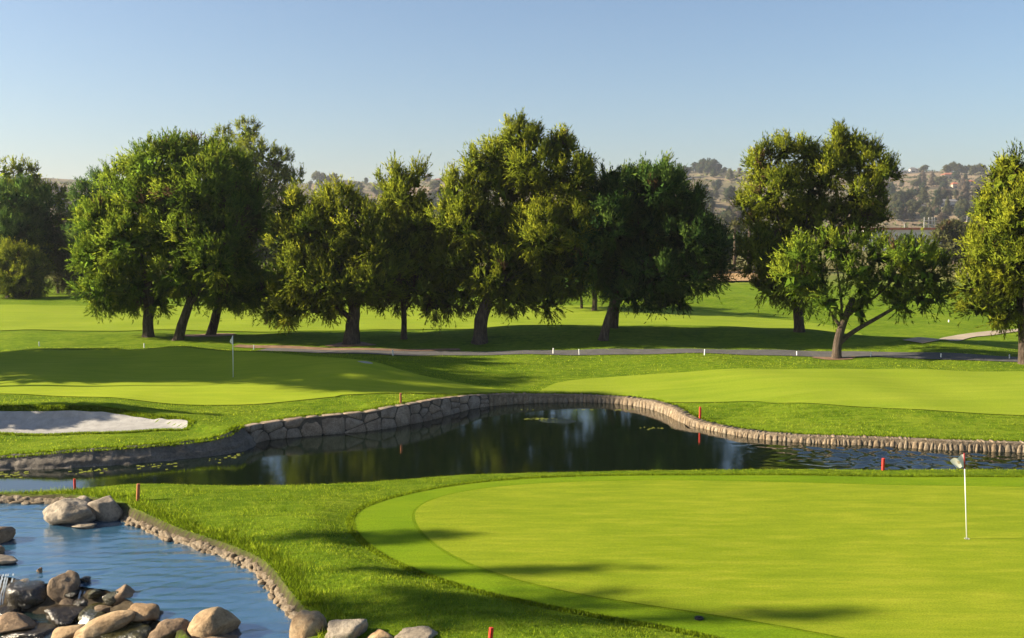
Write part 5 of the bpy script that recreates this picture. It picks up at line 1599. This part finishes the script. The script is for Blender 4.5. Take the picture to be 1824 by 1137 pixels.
# cut edges: rough against collar, collar against green, lip of bunker, grass hanging over the pond wall
def edge_row(P, n, lo, hi, hgt, wid, seed, tint=(0.4, 0.12), lean=0.4):
    Q = resample(P, n, True)
    t = np.gradient(Q, axis=0); t /= np.linalg.norm(t, axis=1)[:, None]
    nr = np.column_stack([t[:, 1], -t[:, 0]])
    area = 0.5 * np.sum(Q[:, 0] * np.roll(Q[:, 1], -1) - np.roll(Q[:, 0], -1) * Q[:, 1])
    if area < 0: nr = -nr
    r = np.random.RandomState(seed)
    Q = Q + nr * r.uniform(lo, hi, n)[:, None]
    m = (Q[:, 1] > 17) & (np.abs(Q[:, 0]) < 0.6 * Q[:, 1])
    Q = Q[m]
    B = np.column_stack([Q, H(Q[:, 0], Q[:, 1]) - 0.005])
    V, t_ = blades(B, np.full(len(Q), hgt), lean, np.full(len(Q), wid), seed, tint)
    VV.append(V); TT.append(t_)
edge_row(FRINGE, 34000, 0.0, 0.22, 0.065, 0.020, 5)
edge_row(GREEN, 26000, -0.01, 0.10, 0.030, 0.016, 6)
edge_row(BUNKER, 14000, 0.0, 0.25, 0.09, 0.03, 7)
Pb = BANK[:, :2]
t = np.gradient(Pb, axis=0); t /= np.linalg.norm(t, axis=1)[:, None]
nb_ = np.column_stack([-t[:, 1], t[:, 0]])
n = 26000
k = rg.randint(0, len(Pb) - 1, n); u = rg.rand(n)[:, None]
Q = Pb[k] * (1 - u) + Pb[k + 1] * u + nb_[k] * rg.uniform(0.22, 0.6, n)[:, None]
B = np.column_stack([Q, np.maximum(H(Q[:, 0], Q[:, 1]), BANK[k, 2] - 0.06) - 0.01])
V, t_ = blades(B, np.full(n, 0.10), 0.8, np.full(n, 0.03), 8, (0.42, 0.14)); VV.append(V); TT.append(t_)
for W_, n in ((WALL_R, 6500), (WALL_B, 2200)):
    Wp = resample(W_, 200)
    t = np.gradient(Wp, axis=0); t /= np.linalg.norm(t, axis=1)[:, None]
    nw_ = np.column_stack([-t[:, 1], t[:, 0]])
    k = rg.randint(0, 199, n); u = rg.rand(n)[:, None]
    Q = Wp[k] * (1 - u) + Wp[k + 1] * u + nw_[k] * (rg.uniform(0.0, 1, n) ** 1.5 * 0.4 + 0.16)[:, None]
    V, t_ = blades(np.column_stack([Q, H(Q[:, 0], Q[:, 1]) - 0.01]), np.full(n, 0.10), 1.1, np.full(n, 0.016), 9, (0.27, 0.22)); VV.append(V); TT.append(t_)
V = np.vstack(VV); tn = np.concatenate(TT)
tag(link('rough_grass', mesh_tris('rough_grass', V, np.arange(len(V)).reshape(-1, 3), {'tint': tn, 'nrm': np.repeat(unit(rg.normal(size=(len(V) // 3, 3)) * np.array([0.55, 0.55, 0.2]) + np.array([-0.12, 0, 1.0])), 3, 0)}), M_BLADE), 'long grass blades of the rough round greens and banks', 'grass', kind='stuff')
